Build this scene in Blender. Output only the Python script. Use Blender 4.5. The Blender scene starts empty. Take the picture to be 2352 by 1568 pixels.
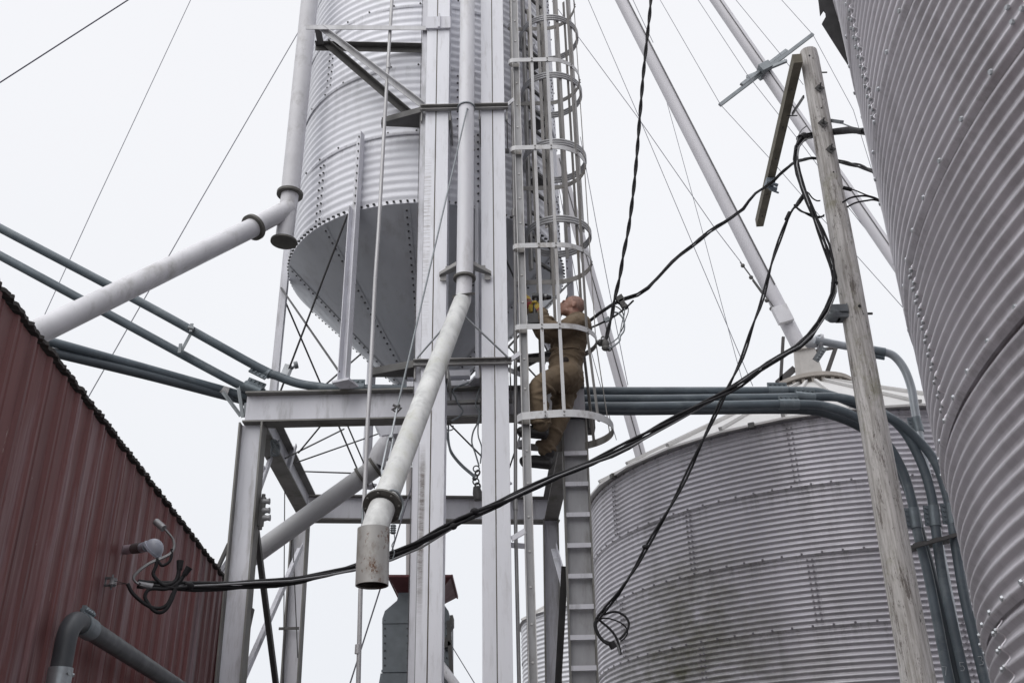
import bpy, math, random
import numpy as np
from mathutils import Vector, Matrix
random.seed(7); rng = np.random.default_rng(7)
R = math.radians
sc = bpy.context.scene
col = sc.collection

# ------------------------------------------------------------------ camera
CZ = 1.6; FPX = 2287.0; PITCH = R(27.2); ROLL = R(-1.26)
_F = np.array([0, math.cos(PITCH), math.sin(PITCH)]); _r0 = np.array([1., 0, 0]); _u0 = np.array([0, -math.sin(PITCH), math.cos(PITCH)])
_R = math.cos(ROLL)*_r0 + math.sin(ROLL)*_u0; _U = math.cos(ROLL)*_u0 - math.sin(ROLL)*_r0
CAMP = np.array([0, 0, CZ])
cam = bpy.data.objects.new('camera', bpy.data.cameras.new('camera')); col.objects.link(cam)
cam.data.sensor_width = 36; cam.data.lens = FPX/2352*36; cam.data.clip_start = .05; cam.data.clip_end = 3000
M = Matrix(((_R[0], _U[0], -_F[0], 0), (_R[1], _U[1], -_F[1], 0), (_R[2], _U[2], -_F[2], CZ), (0, 0, 0, 1)))
cam.matrix_world = M; sc.camera = cam

# ------------------------------------------------------------------ overcast sky, soft sun, exposure
SUN_EL, SUN_AZ = R(42), R(212)     # azimuth clockwise from +Y
w = bpy.data.worlds.new('World'); sc.world = w; w.use_nodes = True
nt = w.node_tree; nt.nodes.clear(); N = nt.nodes.new; L = nt.links.new
out = N('ShaderNodeOutputWorld'); bg = N('ShaderNodeBackground'); bg.inputs[1].default_value = .1
sky = N('ShaderNodeTexSky'); sky.sky_type = 'NISHITA'; sky.sun_disc = False; sky.sun_elevation = SUN_EL; sky.sun_rotation = SUN_AZ
tc = N('ShaderNodeTexCoord'); sx = N('ShaderNodeSeparateXYZ'); L(tc.outputs['Generated'], sx.inputs[0])
mr = N('ShaderNodeValToRGB'); L(sx.outputs[2], mr.inputs[0])
e = mr.color_ramp.elements
e[0].position = 0.0; e[0].color = (.845, .865, .91, 1)
e[1].position = .38; e[1].color = (.915, .93, .965, 1)
for pos, c in ((.62, (.945, .952, .985, 1)), (1., (.96, .965, 1., 1))):
    q = e.new(pos); q.color = c
# overcast decks are brighter overhead than at the horizon
mg = N('ShaderNodeMapRange'); L(sx.outputs[2], mg.inputs[0]); mg.inputs[1].default_value = .72; mg.inputs[2].default_value = .95; mg.inputs[3].default_value = 10; mg.inputs[4].default_value = 20
cn = N('ShaderNodeTexNoise'); cn.inputs['Scale'].default_value = 1.6; cn.inputs['Detail'].default_value = 3; L(tc.outputs['Generated'], cn.inputs[0])
cm = N('ShaderNodeMapRange'); L(cn.outputs[0], cm.inputs[0]); cm.inputs[1].default_value = .3; cm.inputs[2].default_value = .7; cm.inputs[3].default_value = .985; cm.inputs[4].default_value = 1.015
m1 = N('ShaderNodeMath'); m1.operation = 'MULTIPLY'; L(mg.outputs[0], m1.inputs[0]); L(cm.outputs[0], m1.inputs[1])
vm = N('ShaderNodeVectorMath'); vm.operation = 'SCALE'; L(mr.outputs[0], vm.inputs[0]); L(m1.outputs[0], vm.inputs['Scale'])
mx = N('ShaderNodeMix'); mx.data_type = 'RGBA'; mx.inputs[0].default_value = .96; L(sky.outputs[0], mx.inputs[6]); L(vm.outputs[0], mx.inputs[7])
L(mx.outputs[2], bg.inputs[0]); L(bg.outputs[0], out.inputs[0])
sl = bpy.data.lights.new('sun', 'SUN'); sl.energy = 1.45; sl.angle = R(60); sl.color = (1, .98, .95)
so = bpy.data.objects.new('sun', sl); col.objects.link(so)
sd = Vector((math.sin(SUN_AZ)*math.cos(SUN_EL), math.cos(SUN_AZ)*math.cos(SUN_EL), math.sin(SUN_EL)))
so.rotation_euler = sd.to_track_quat('Z', 'Y').to_euler(); so.location = (0, -5, 30)
sc.view_settings.view_transform = 'Standard'; sc.view_settings.look = 'None'; sc.view_settings.exposure = 0; sc.view_settings.gamma = 1

# ------------------------------------------------------------------ helpers
def ray(u, v): return _F + _R*((u-1176)/FPX) - _U*((v-784)/FPX)
def PY(u, v, Y): d = ray(u, v); return CAMP + d*(Y/d[1])          # point where the sight line meets the plane y = Y
def PZ(u, v, z): d = ray(u, v); return CAMP + d*((z-CZ)/d[2])      # ... the plane z
def PX(u, v, X): d = ray(u, v); return CAMP + d*(X/d[0])
def nrm(v): v = np.asarray(v, float); return v/max(np.linalg.norm(v), 1e-12)
V = lambda *a: np.array(a, float)

def smooth_path(pts, n=6):
    P = [np.asarray(p, float) for p in pts]
    if len(P) < 3: return P
    P = [2*P[0]-P[1]] + P + [2*P[-1]-P[-2]]; o = []
    for i in range(1, len(P)-2):
        a, b, c, d = P[i-1:i+3]
        for k in range(n):
            t = k/n
            o.append(.5*((2*b)+(c-a)*t+(2*a-5*b+4*c-d)*t*t+(3*b-a-3*c+d)*t**3))
    o.append(P[-2]); return o

class MB:
    def __init__(s): s.v = []; s.f = []; s.sm = []; s.mi = []; s.cur = 0
    def add(s, verts, faces, smooth=False):
        b = len(s.v); s.v.extend([tuple(map(float, p)) for p in verts])
        s.f.extend([tuple(i+b for i in f) for f in faces]); s.sm.extend([smooth]*len(faces)); s.mi.extend([s.cur]*len(faces)); return s
    def obox(s, c, ax, ay, az):
        c, ax, ay, az = (np.asarray(q, float) for q in (c, ax, ay, az))
        v = [c+i*ax+j*ay+k*az for k in (-1, 1) for j in (-1, 1) for i in (-1, 1)]
        return s.add(v, [(0, 2, 3, 1), (4, 5, 7, 6), (0, 1, 5, 4), (2, 6, 7, 3), (0, 4, 6, 2), (1, 3, 7, 5)])
    def box(s, x0, x1, y0, y1, z0, z1):
        return s.obox(((x0+x1)/2, (y0+y1)/2, (z0+z1)/2), ((x1-x0)/2, 0, 0), (0, (y1-y0)/2, 0), (0, 0, (z1-z0)/2))
    def beam(s, a, b, w, h, up=(0, 0, 1)):
        a = np.asarray(a, float); b = np.asarray(b, float); d = nrm(b-a); sd = np.cross(d, up)
        if np.linalg.norm(sd) < 1e-4: sd = np.cross(d, (0, 1, 0))
        sd = nrm(sd); u = np.cross(sd, d)
        return s.obox((a+b)/2, (b-a)/2, sd*w/2, u*h/2)
    def angle(s, a, b, w, t, up=(0, 0, 1), flip=1):      # steel angle: two leaves
        a = np.asarray(a, float); b = np.asarray(b, float); d = nrm(b-a); sd = np.cross(d, up)
        if np.linalg.norm(sd) < 1e-4: sd = np.cross(d, (0, 1, 0))
        sd = nrm(sd); u = np.cross(sd, d)
        s.obox((a+b)/2, (b-a)/2, sd*w/2, u*t/2)
        o = sd*flip*(w/2-t/2) - u*(w/2)
        return s.obox((a+b)/2+o, (b-a)/2, sd*t/2, u*(w/2-t/2-.001))
    def ibeam(s, a, b, depth, width, tw=.012, tf=.014, webn=(0, 1, 0)):   # webn: direction normal to the web
        a = np.asarray(a, float); b = np.asarray(b, float); d = nrm(b-a); n = np.asarray(webn, float); n = nrm(n-d*np.dot(n, d)); u = np.cross(n, d)
        s.obox((a+b)/2, (b-a)/2, n*tw/2, u*(depth/2-tf)); s.cur = 1
        for k in (-1, 1): s.obox((a+b)/2+k*u*(depth/2-tf/2), (b-a)/2, n*width/2, u*tf/2)
        s.cur = 0
        return s
    def tube(s, pts, r, seg=10, caps=True, smooth=True, closed=False):
        P = [np.asarray(p, float) for p in pts]; n = len(P); rr = r if hasattr(r, '__len__') else [r]*n
        T = [nrm((P[(i+1) % n]-P[i-1]) if closed else (P[min(i+1, n-1)]-P[max(i-1, 0)])) for i in range(n)]
        a = np.cross(T[0], (0, 0, 1.)); a = nrm(a if np.linalg.norm(a) > .05 else np.cross(T[0], (0, 1., 0)))
        vs = []
        for i in range(n):
            a = nrm(a-T[i]*np.dot(a, T[i])); b = np.cross(T[i], a)
            for k in range(seg):
                t = 2*math.pi*k/seg; vs.append(P[i]+(a*math.cos(t)+b*math.sin(t))*rr[i])
        fs = [(i*seg+k, i*seg+(k+1) % seg, ((i+1) % n)*seg+(k+1) % seg, ((i+1) % n)*seg+k) for i in range(n if closed else n-1) for k in range(seg)]
        s.add(vs, fs, smooth)
        if caps and not closed:
            s.add(vs[:seg], [tuple(range(seg))[::-1]]); s.add(vs[-seg:], [tuple(range(seg))])
        return s
    def pipe(s, pts, r, th=.006, seg=28):                 # hollow: outer wall, inner wall, rim
        P = [np.asarray(p, float) for p in pts]
        s.tube(P, r, seg, False); s.tube(P[::-1], r-th, seg, False)
        for p, d in ((P[0], P[0]-P[1]), (P[-1], P[-1]-P[-2])): s.ring(p, d, r-th, r, .001, seg)
        return s
    def ring(s, c, n, r0, r1, th, seg=28):                # flat washer
        c = np.asarray(c, float); n = nrm(n); a = nrm(np.cross(n, (0, 0, 1.)) if abs(n[2]) < .9 else np.cross(n, (0, 1., 0))); b = np.cross(n, a); vs = []
        for k in range(seg):
            t = 2*math.pi*k/seg; d = a*math.cos(t)+b*math.sin(t)
            vs += [c+d*r0-n*th/2, c+d*r1-n*th/2, c+d*r1+n*th/2, c+d*r0+n*th/2]
        fs = []
        for k in range(seg):
            i, j = k*4, ((k+1) % seg)*4
            for q in range(4): fs.append((i+q, i+(q+1) % 4, j+(q+1) % 4, j+q))
        return s.add(vs, fs)
    def prism(s, poly, n, th):                            # flat polygon (3-D points) given thickness along n
        n = nrm(n)*th; k = len(poly); vs = [np.asarray(p, float) for p in poly]; vs = vs+[p+n for p in vs]
        return s.add(vs, [tuple(range(k))[::-1], tuple(range(k, 2*k))]+[(i, (i+1) % k, k+(i+1) % k, k+i) for i in range(k)])
    def bolt(s, c, n, r=.012, h=.01, seg=6):
        c = np.asarray(c, float); n = nrm(n); a = nrm(np.cross(n, (0, 0, 1.)) if abs(n[2]) < .9 else np.cross(n, (0, 1., 0))); b = np.cross(n, a)
        vs = [c+(a*math.cos(t)+b*math.sin(t))*r*q+n*h*k for q, k in ((1, 0), (.8, 1)) for t in [2*math.pi*i/seg for i in range(seg)]]
        return s.add(vs, [(i, (i+1) % seg, seg+(i+1) % seg, seg+i) for i in range(seg)]+[tuple(range(seg, 2*seg))])
    def ell(s, c, rx, ry, rz, rot=None, seg=14, rings=9):
        vs = []; Rm = np.eye(3) if rot is None else np.array(rot)
        for i in range(rings+1):
            p = math.pi*i/rings
            for k in range(seg):
                t = 2*math.pi*k/seg; vs.append(np.asarray(c, float)+Rm@V(rx*math.sin(p)*math.cos(t), ry*math.sin(p)*math.sin(t), rz*math.cos(p)))
        return s.add(vs, [(i*seg+k, (i+1)*seg+k, (i+1)*seg+(k+1) % seg, i*seg+(k+1) % seg) for i in range(rings) for k in range(seg)], True)
    def build(s, name, mat, parent=None, loc=None, mat2=None):
        o3 = np.array(parent['_o']) if parent is not None else np.array(loc if loc is not None else s.v[0])
        me = bpy.data.meshes.new(name); v = np.array(s.v)-o3
        me.from_pydata(v.tolist(), [], s.f); me.polygons.foreach_set('use_smooth', s.sm)
        me.materials.append(mat)
        if mat2: me.materials.append(mat2); me.polygons.foreach_set('material_index', s.mi)
        me.update()
        o = bpy.data.objects.new(name, me); col.objects.link(o)
        if parent is not None: o.parent = parent
        else: o.location = o3
        o['_o'] = tuple(o3.tolist()); return o

def grid_obj(name, X, Y, Z, mat, parent, wrap=True, extra=None):
    """stacked rows of a revolved sheet, straight into one mesh"""
    rows, cols_ = X.shape; o3 = np.array(parent['_o'])
    v = np.stack([X, Y, Z], -1).reshape(-1, 3)-o3
    return v

def tag(o, label=None, cat=None, group=None, kind=None):
    if label: o['label'] = label
    if cat: o['category'] = cat
    if group: o['group'] = group
    if kind: o['kind'] = kind
    return o
def thing(name, loc, label, cat, group=None):
    o = bpy.data.objects.new(name, None); col.objects.link(o); o.location = loc; o['_o'] = tuple(map(float, loc)); o.empty_display_size = .2
    return tag(o, label, cat, group)

# ------------------------------------------------------------------ materials
def mat(name, base, rough=.6, metal=0., var=.12, vscale=3., stretch=(1, 1, 1), dirt=None, dirt_amt=.0, dirt_scale=2., dirt_stretch=(1, 1, .12), speck=None, bump=.0, bscale=60., spec=.5, extra=None):
    """procedural paint / metal / plastic: broad tone variation, streaky dirt, small chips"""
    m = bpy.data.materials.new(name); m.use_nodes = True; t = m.node_tree; n = t.nodes.new; l = t.links.new
    b = t.nodes['Principled BSDF']; b.inputs['Roughness'].default_value = rough; b.inputs['Metallic'].default_value = metal
    b.inputs['Specular IOR Level'].default_value = spec
    c = n('ShaderNodeTexCoord')
    def noise(scale, st, detail=5, rg=.6):
        mp = n('ShaderNodeMapping'); mp.inputs['Scale'].default_value = st; l(c.outputs['Object'], mp.inputs[0])
        q = n('ShaderNodeTexNoise'); q.inputs['Scale'].default_value = scale; q.inputs['Detail'].default_value = detail; q.inputs['Roughness'].default_value = rg; l(mp.outputs[0], q.inputs[0]); return q.outputs[0]
    def rampv(s, a, bb, lo=0, hi=1):
        q = n('ShaderNodeMapRange'); q.inputs[1].default_value = a; q.inputs[2].default_value = bb; q.inputs[3].default_value = lo; q.inputs[4].default_value = hi; l(s, q.inputs[0]); return q.outputs[0]
    def mixc(f, a, bb):
        q = n('ShaderNodeMix'); q.data_type = 'RGBA'
        for s, k in ((f, 0), (a, 6), (bb, 7)):
            if hasattr(s, 'is_linked'): l(s, q.inputs[k])
            else: q.inputs[k].default_value = s if k == 0 else (*s, 1)
        return q.outputs[2]
    base = np.array(base)
    v1 = rampv(noise(vscale, stretch), .3, .7)
    colr = mixc(v1, tuple(base*(1-var)), tuple(np.minimum(base*(1+var), .95)))
    if dirt is not None:
        f = rampv(noise(dirt_scale, dirt_stretch, 8, .7), .52, .75, 0, dirt_amt); colr = mixc(f, colr, dirt)
    if speck is not None:
        sc_col, sc_scale, thr = speck
        f = rampv(noise(sc_scale, (1, 1, .6), 6, .75), thr, thr+.05); colr = mixc(f, colr, sc_col)
    if extra: colr = extra(t, c, colr, noise, rampv, mixc)
    l(colr, b.inputs['Base Color'])
    rv = rampv(noise(vscale*2.3, stretch), .25, .75, max(.05, rough-.12), min(1, rough+.12)); l(rv, b.inputs['Roughness'])
    if bump:
        bp = n('ShaderNodeBump'); bp.inputs['Strength'].default_value = bump; bp.inputs['Distance'].default_value = .004
        l(noise(bscale, stretch, 4), bp.inputs['Height']); l(bp.outputs[0], b.inputs['Normal'])
    return m

RUST = (.13, .065, .035); GRIME = (.10, .095, .075); MOSS = (.13, .13, .06)
WHITE = mat('white_painted_steel', (.70, .70, .725), .5, 0, .05, 1.2, (3, 3, .5), GRIME, .55, 5, (2, 2, .25), (GRIME, 18, .70), .05)
WHITE2 = mat('white_painted_frame', (.63, .63, .675), .55, 0, .10, 1.6, (2, 2, .5), GRIME, .6, 3, (2, 2, .4), (RUST, 9, .70), .08)
SPOUTFAR = mat('far_spout', (.52, .51, .54), .5, 0, .06, 1.2, (1, 1, .4), (.30, .29, .28), .5, 1.2, (1, 1, .3))
SPOUT = mat('grey_white_spout', (.58, .575, .60), .5, 0, .10, 2.5, (1, 1, 1), (.22, .21, .19), .7, 4, (1, 1, .6), (GRIME, 12, .68), .05)
MOTTLE = mat('mottled_spout', (.57, .575, .565), .5, 0, .24, 12, (1, 1, .7), (.24, .24, .17), .85, 6, (1, 1, .7), (GRIME, 22, .66), .08)
MOUTH = mat('weathered_spout_mouth', (.40, .39, .375), .42, .15, .14, 4, (1, 1, .5), (.15, .115, .08), 1.0, 5.5, (1, 1, .7), (RUST, 7, .575), .05)
DARKSTEEL = mat('dark_weathered_steel', (.10, .098, .096), .65, .15, .2, 4, dirt=(.07, .06, .05), dirt_amt=.6)
FLANGE = mat('dark_flange', (.12, .115, .105), .65, .2, .25, 6)
GALV = mat('galvanised_steel', (.42, .44, .46), .42, .6, .14, 8, dirt=GRIME, dirt_amt=.35, bump=.03)
GALVD = mat('dull_galvanised_steel', (.23, .25, .265), .55, .35, .12, 7, dirt=(.12, .12, .115), dirt_amt=.5)
CAGEM = mat('weathered_cage_steel', (.33, .32, .315), .5, .25, .14, 5, (1, 1, .6), (.15, .115, .08), .75, 4, (1, 1, .3), (RUST, 14, .66))
HOOPM = mat('painted_hoop_steel', (.53, .53, .54), .45, .05, .10, 5, (1, 1, 1), (.16, .13, .10), .95, 7, (1, 1, .6), (RUST, 16, .68))
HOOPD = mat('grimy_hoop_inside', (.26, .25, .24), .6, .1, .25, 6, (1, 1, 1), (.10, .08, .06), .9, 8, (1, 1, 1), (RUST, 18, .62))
RODM = mat('dark_rod', (.09, .088, .09), .5, .4, .15, 5)
BOLTD = mat('dark_bolt', (.06, .06, .062), .5, .3, .2, 30)
CONE = mat('hopper_cone_sheet', (.44, .455, .49), .42, .35, .07, 1.5, (2, 2, .4), (.26, .25, .25), .5, 3, (2, 2, .3))
PVC = mat('grey_plastic_conduit', (.098, .122, .142), .45, 0, .2, 4, (1, 1, 1), (.26, .29, .30), .6, 5, (.5, 1, 1), ((.36, .38, .39), 16, .70))
PVC2 = mat('dark_plastic_conduit', (.060, .066, .074), .5, 0, .2, 4, dirt=(.12, .125, .13), dirt_amt=.5, dirt_scale=5, dirt_stretch=(1, 1, 1))
PVCJ = mat('conduit_coupling', (.17, .20, .22), .45, .3, .12, 14, dirt=(.35, .37, .38), dirt_amt=.4, dirt_scale=20)
CABLE = mat('black_cable', (.016, .0155, .0175), .65, 0, .15, 9, spec=.3)
ALU = mat('bare_aluminium_strand', (.21, .21, .215), .4, .7, .1, 20)
WIRE = mat('guy_wire', (.20, .20, .23), .5, .3, .05)
CERAMIC = mat('grey_ceramic', (.30, .30, .31), .3, 0, .1, 9)
def wood_extra(t, c, colr, noise, rampv, mixc):
    colr = mixc(rampv(noise(1.1, (1, 1, .5), 4, .6), .35, .65, 0, .5), colr, (.42, .395, .365))
    colr = mixc(rampv(noise(34, (1, 1, .05), 5, .75), .42, .60, 0, .75), colr, (.27, .25, .23))       # grain
    colr = mixc(rampv(noise(10, (1, 1, .16), 9, .85), .54, .60, 0, .85), colr, (.12, .10, .09))         # checks
    colr = mixc(rampv(noise(17, (1, 1, .35), 7, .85), .60, .645, 0, .95), colr, (.04, .035, .03))       # splits and pick marks
    return mixc(rampv(noise(2.1, (1, 1, .8), 8, .8), .53, .64, 0, .55), colr, (.22, .21, .125))         # moss
WOOD = mat('weathered_pole_wood', (.67, .65, .64), .85, 0, .12, 3, (1, 1, .15), bump=1., bscale=22, extra=wood_extra)
TIMB = mat('treated_timber', (.165, .15, .115), .85, 0, .2, 4, (2, 2, 2), (.08, .07, .055), .7, 5, (1, 1, 1), bump=.3)

def bin_extra(cfg, seam0, sheet, a0, per_a, amt_var=.10, runs=.5):
    def f(t, c, colr, noise, rampv, mixc):
        n, l = t.nodes.new, t.links.new
        def mth(op, a, b=None):
            m_ = n('ShaderNodeMath'); m_.operation = op
            for i_, x_ in enumerate((a, b)):
                if x_ is None: continue
                if hasattr(x_, 'is_linked'): l(x_, m_.inputs[i_])
                else: m_.inputs[i_].default_value = x_
            return m_.outputs[0]
        sp_ = n('ShaderNodeSeparateXYZ'); l(c.outputs['Object'], sp_.inputs[0])
        course = mth('DIVIDE', mth('SUBTRACT', sp_.outputs[2], seam0), sheet); ci = mth('FLOOR', course); cf = mth('SUBTRACT', course, ci)
        ang = mth('DIVIDE', mth('SUBTRACT', mth('ARCTAN2', sp_.outputs[0], mth('MULTIPLY', sp_.outputs[1], -1.)), R(a0)), R(per_a))
        si = mth('FLOOR', mth('SUBTRACT', ang, mth('MULTIPLY', mth('MODULO', mth('ABSOLUTE', ci), 2.), .5)))
        cb_ = n('ShaderNodeCombineXYZ'); l(ci, cb_.inputs[0]); l(si, cb_.inputs[1])
        wn_ = n('ShaderNodeTexWhiteNoise'); wn_.noise_dimensions = '2D'; l(cb_.outputs[0], wn_.inputs['Vector'])
        # every rolled sheet has aged to a slightly different tone
        colr = mixc(mth('MULTIPLY', wn_.outputs['Value'], amt_var*2), colr, (.17, .16, .17))
        # dirty runs that start below the lapped seams
        fall = mth('POWER', cf, 5.)
        rn = rampv(noise(5, (2.2, 2.2, .10), 6, .75), .48, .66)
        colr = mixc(mth('MULTIPLY', mth('MULTIPLY', fall, rn), runs), colr, (.10, .09, .08))
        for pos, rad, colour, amt in cfg:                     # algae / dirt stains with a place of their own
            vmn = n('ShaderNodeVectorMath'); vmn.operation = 'DISTANCE'; l(c.outputs['Object'], vmn.inputs[0]); vmn.inputs[1].default_value = pos
            d = rampv(vmn.outputs['Value'], rad*.15, rad, 1, 0)
            ns = rampv(noise(2.2, (1, 1, 1.6), 8, .75), .34, .66)
            q = n('ShaderNodeMath'); q.operation = 'MULTIPLY'; l(d, q.inputs[0]); l(ns, q.inputs[1])
            q2 = n('ShaderNodeMath'); q2.operation = 'MULTIPLY'; l(q.outputs[0], q2.inputs[0]); q2.inputs[1].default_value = amt
            colr = mixc(q2.outputs[0], colr, colour)
        return colr
    return f
BOLTG = mat('grey_bolt', (.24, .23, .25), .5, .3, .2, 30)
NEARC = mat('aged_galvanised_corrugation', (.70, .675, .715), .42, .42, .10, 2.2, (1, 1, .5), (.24, .23, .235), .5, 3, (1, 1, .3), extra=bin_extra([((-4.1, .9, 6.5), 1.1, (.16, .14, .11), .7)], 3.197, .806, -104.6, 40, .07, .35))
ROOFM = mat('bin_roof_sheet', (.55, .54, .53), .5, .2, .07, 3, (1, 1, 1), (.30, .28, .25), .5, 3, (1, 1, 1))

# ------------------------------------------------------------------ ground
def ground_mat():
    m = mat('gravel_ground', (.115, .11, .108), .9, 0, .25, 9, dirt=(.06, .056, .052), dirt_amt=.6, dirt_scale=.6, dirt_stretch=(1, 1, 1), bump=.6, bscale=40); return m
g = MB(); g.add([(-1500, -1500, 0), (1500, -1500, 0), (1500, 1500, 0), (-1500, 1500, 0)], [(0, 1, 2, 3)])
tag(g.build('ground', ground_mat(), loc=(0, 0, 0)), kind='structure')

# ------------------------------------------------------------------ corrugated bins
def corrugated(name, parent, m, cx, cy, Rr, z0, z1, seam0, sheet, ribs, amp, seg=192, vseams=None, bolt_r=.013, ring_step=.25, th_rng=(-180, 180), per=8, vbolt_step=None, bolt_h=.012, bolt_m=None, lip=.007, sharp=0):
    """sheet-by-sheet corrugated cylinder: every course laps over the one below; bolts belong to the sheet"""
    o3 = np.array(parent['_o']); VV = []; FF = []; base = 0; bolts = MB(); bolts.cur = 1
    k0 = math.floor((z0-seam0)/sheet); k1 = math.ceil((z1-seam0)/sheet)
    th = np.linspace(0, 2*math.pi, seg, endpoint=False)
    for k in range(k0, k1):
        a = max(z0, seam0+k*sheet-.03); b = min(z1, seam0+(k+1)*sheet)
        if b-a < .05: continue
        rows = max(4, int(round((b-a)/sheet*ribs*per)))
        z = np.linspace(a, b, rows+1); t = (z-seam0-k*sheet)/sheet
        wv = np.cos(2*math.pi*(t*ribs))
        if sharp: wv = np.arcsin(sharp*wv)/math.asin(sharp)
        r = Rr+amp*wv+lip*(1-t)
        wob = (.0035*np.sin(3*th+k*1.7)+.002*np.sin(11*th+k*3.1))
        rr = r[:, None]+wob[None, :]
        X = cx+rr*np.sin(th)[None, :]; Y = cy-rr*np.cos(th)[None, :]; Z = np.repeat(z[:, None], seg, 1)
        VV.append(np.stack([X, Y, Z], -1).reshape(-1, 3)-o3)
        i = np.arange(rows)[:, None]*seg; j = np.arange(seg)[None, :]; j2 = (j+1) % seg
        FF.append((np.stack([i+j, i+j2, i+seg+j2, i+seg+j], -1).reshape(-1, 4)+base)); base += (rows+1)*seg
        zb = seam0+k*sheet
        if z0 < zb < z1:
            n_ = int(2*math.pi*Rr/ring_step)
            for q in range(n_):
                A = 360*q/n_-180
                if not th_rng[0] <= A <= th_rng[1]: continue
                A = R(A); nn = V(math.sin(A), -math.cos(A), 0); bolts.bolt(V(cx, cy, zb+.5*sheet/ribs*0+.008)+nn*(Rr+amp+.004), nn+V(0, 0, -.15), bolt_r, bolt_h)
        if vseams:
            a0, per_a = vseams; off = a0+(per_a/2 if k % 2 else 0)
            st = vbolt_step or sheet/ribs
            for q in range(int(360/per_a)):
                Ad = (off+q*per_a+180) % 360-180
                if not th_rng[0] <= Ad <= th_rng[1]: continue
                for dz in np.arange(seam0+k*sheet+sheet/ribs, min(b, seam0+(k+1)*sheet)-.02, st):
                    if dz < z0+.02: continue
                    for side in (-.03, .03):
                        A = R(Ad)+side/Rr; nn = V(math.sin(A), -math.cos(A), 0)
                        bolts.bolt(V(cx, cy, dz)+nn*(Rr+amp+.002), nn, bolt_r*.95, bolt_h)
                # lapped sheet edge
                A = R(Ad)+.062/Rr; zz = np.linspace(max(a, z0)+.02, b-.01, 80); pts = []
                for zc in zz:
                    t_ = (zc-seam0-k*sheet)/sheet; rr_ = Rr+amp*math.cos(2*math.pi*t_*ribs)+lip*(1-t_)+.002
                    for dA, dr in ((0, 0), (-.004/Rr, .005)):
                        pts.append((cx+(rr_+dr)*math.sin(A+dA), cy-(rr_+dr)*math.cos(A+dA), zc))
                bolts.cur = 0; bolts.add(pts, [(2*i_, 2*i_+1, 2*i_+3, 2*i_+2) for i_ in range(len(zz)-1)], True); bolts.cur = 1
    nb = len(bolts.v)
    v = np.concatenate(VV+([np.array(bolts.v)-o3] if nb else []))
    quads = np.concatenate(FF)
    me = bpy.data.meshes.new(name)
    me.from_pydata(v.tolist(), [], quads.tolist()+[tuple(i+base for i in f) for f in bolts.f])
    me.polygons.foreach_set('use_smooth', [True]*len(quads)+bolts.sm); me.materials.append(m)
    if bolt_m: me.materials.append(bolt_m); me.polygons.foreach_set('material_index', [0]*len(quads)+bolts.mi)
    me.update()
    o = bpy.data.objects.new(name, me); col.objects.link(o); o.parent = parent; return o

# --- tall bin at the right edge of the picture
NX, NY, NR = 5.92, 2.89, 4.2
nb = thing('grain_bin', (NX, NY, 0), 'tall purplish grey corrugated bin looming closest at the right edge, its top out of frame', 'grain bin')
corrugated('corrugated_shell', nb, NEARC, NX, NY, NR, 0, 12.5, 3.197, .806, 12, .0125, 256, (-104.6, 40), .0125, .25, (-175, -40), 8, lip=.0095, bolt_m=GALV, bolt_h=.009, sharp=.95)
roof = MB(); seg = 64
vs = [(NX+(NR+.12)*math.sin(t), NY-(NR+.12)*math.cos(t), 12.45) for t in np.linspace(0, 2*math.pi, seg, endpoint=False)]+[(NX, NY, 14.8)]
roof.add(vs, [(i, (i+1) % seg, seg) for i in range(seg)]); roof.build('roof', ROOFM, nb)
for (u, v, dx, dy) in ((2080, 613, -16, 4), (2140, 812, -13, 8)):
    p = PY(u+5, v, 4.75); h = MB(); q = [p, p+V(-.02, -.02, .015), p+V(-.05, -.03, .012), p+V(-.075, -.03, -.012), p+V(-.085, -.03, .006)]
    h.tube(smooth_path(q), .008, 6); h.build('hook', RODM, nb)

# torn dark sheet hanging out past the bin's edge
tp = [(1874, -40), (1881, 8), (1884, 36), (1892, 24), (1896, 29), (1897, 38), (1888, 54), (1912, 92), (1935, 128), (1954, 157), (1962, 165), (1925, -40)]
# a bent strip of dark sheet metal standing off the shell
fl = MB(); pts = [PY(u, v, 4.9+.0006*(1960-u)) for u, v in tp]
fl.prism(pts, (0.15, 1, .1), .012)
tag(fl.build('torn_flashing', mat('black_torn_sheet', (.018, .017, .019), .7, .0, .3, 6)), 'torn black sheet metal flap jutting out beside the top of the nearest bin', 'flashing')

# --- mid bin with a conical roof
MX, MY, MR = 5.22, 15.9, 4.0
mbin = thing('grain_bin', (MX, MY, 0), 'broad corrugated grain bin with low cone roof standing behind the wooden pole', 'grain bin')
MIDC = mat('weathered_corrugation', (.56, .545, .585), .44, .42, .10, 1.5, (1, 1, .4), (.24, .235, .235), .5, 2, (1, 1, .25), extra=bin_extra([((-3.2, -2.3, 3.2), 2.1, (.10, .10, .055), 1.0), ((-2.9, -2.75, 4.4), 1.3, (.15, .145, .10), .7), ((-2.2, -3.3, 2.6), 1.6, (.16, .155, .11), .7)], 3.955, .875, -23.5, 45, .10, .6))
EAVE = 6.66
corrugated('corrugated_shell', mbin, MIDC, MX, MY, MR, 0, EAVE, 3.955, .875, 12, .0125, 224, (-23.5, 45), .017, .245, (-120, 60), 8, bolt_m=BOLTG, sharp=.95)
rf = MB(); segs = 30; ro, ri = MR+.13, .55; zr0, zr1 = EAVE-.03, 8.62
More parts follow.
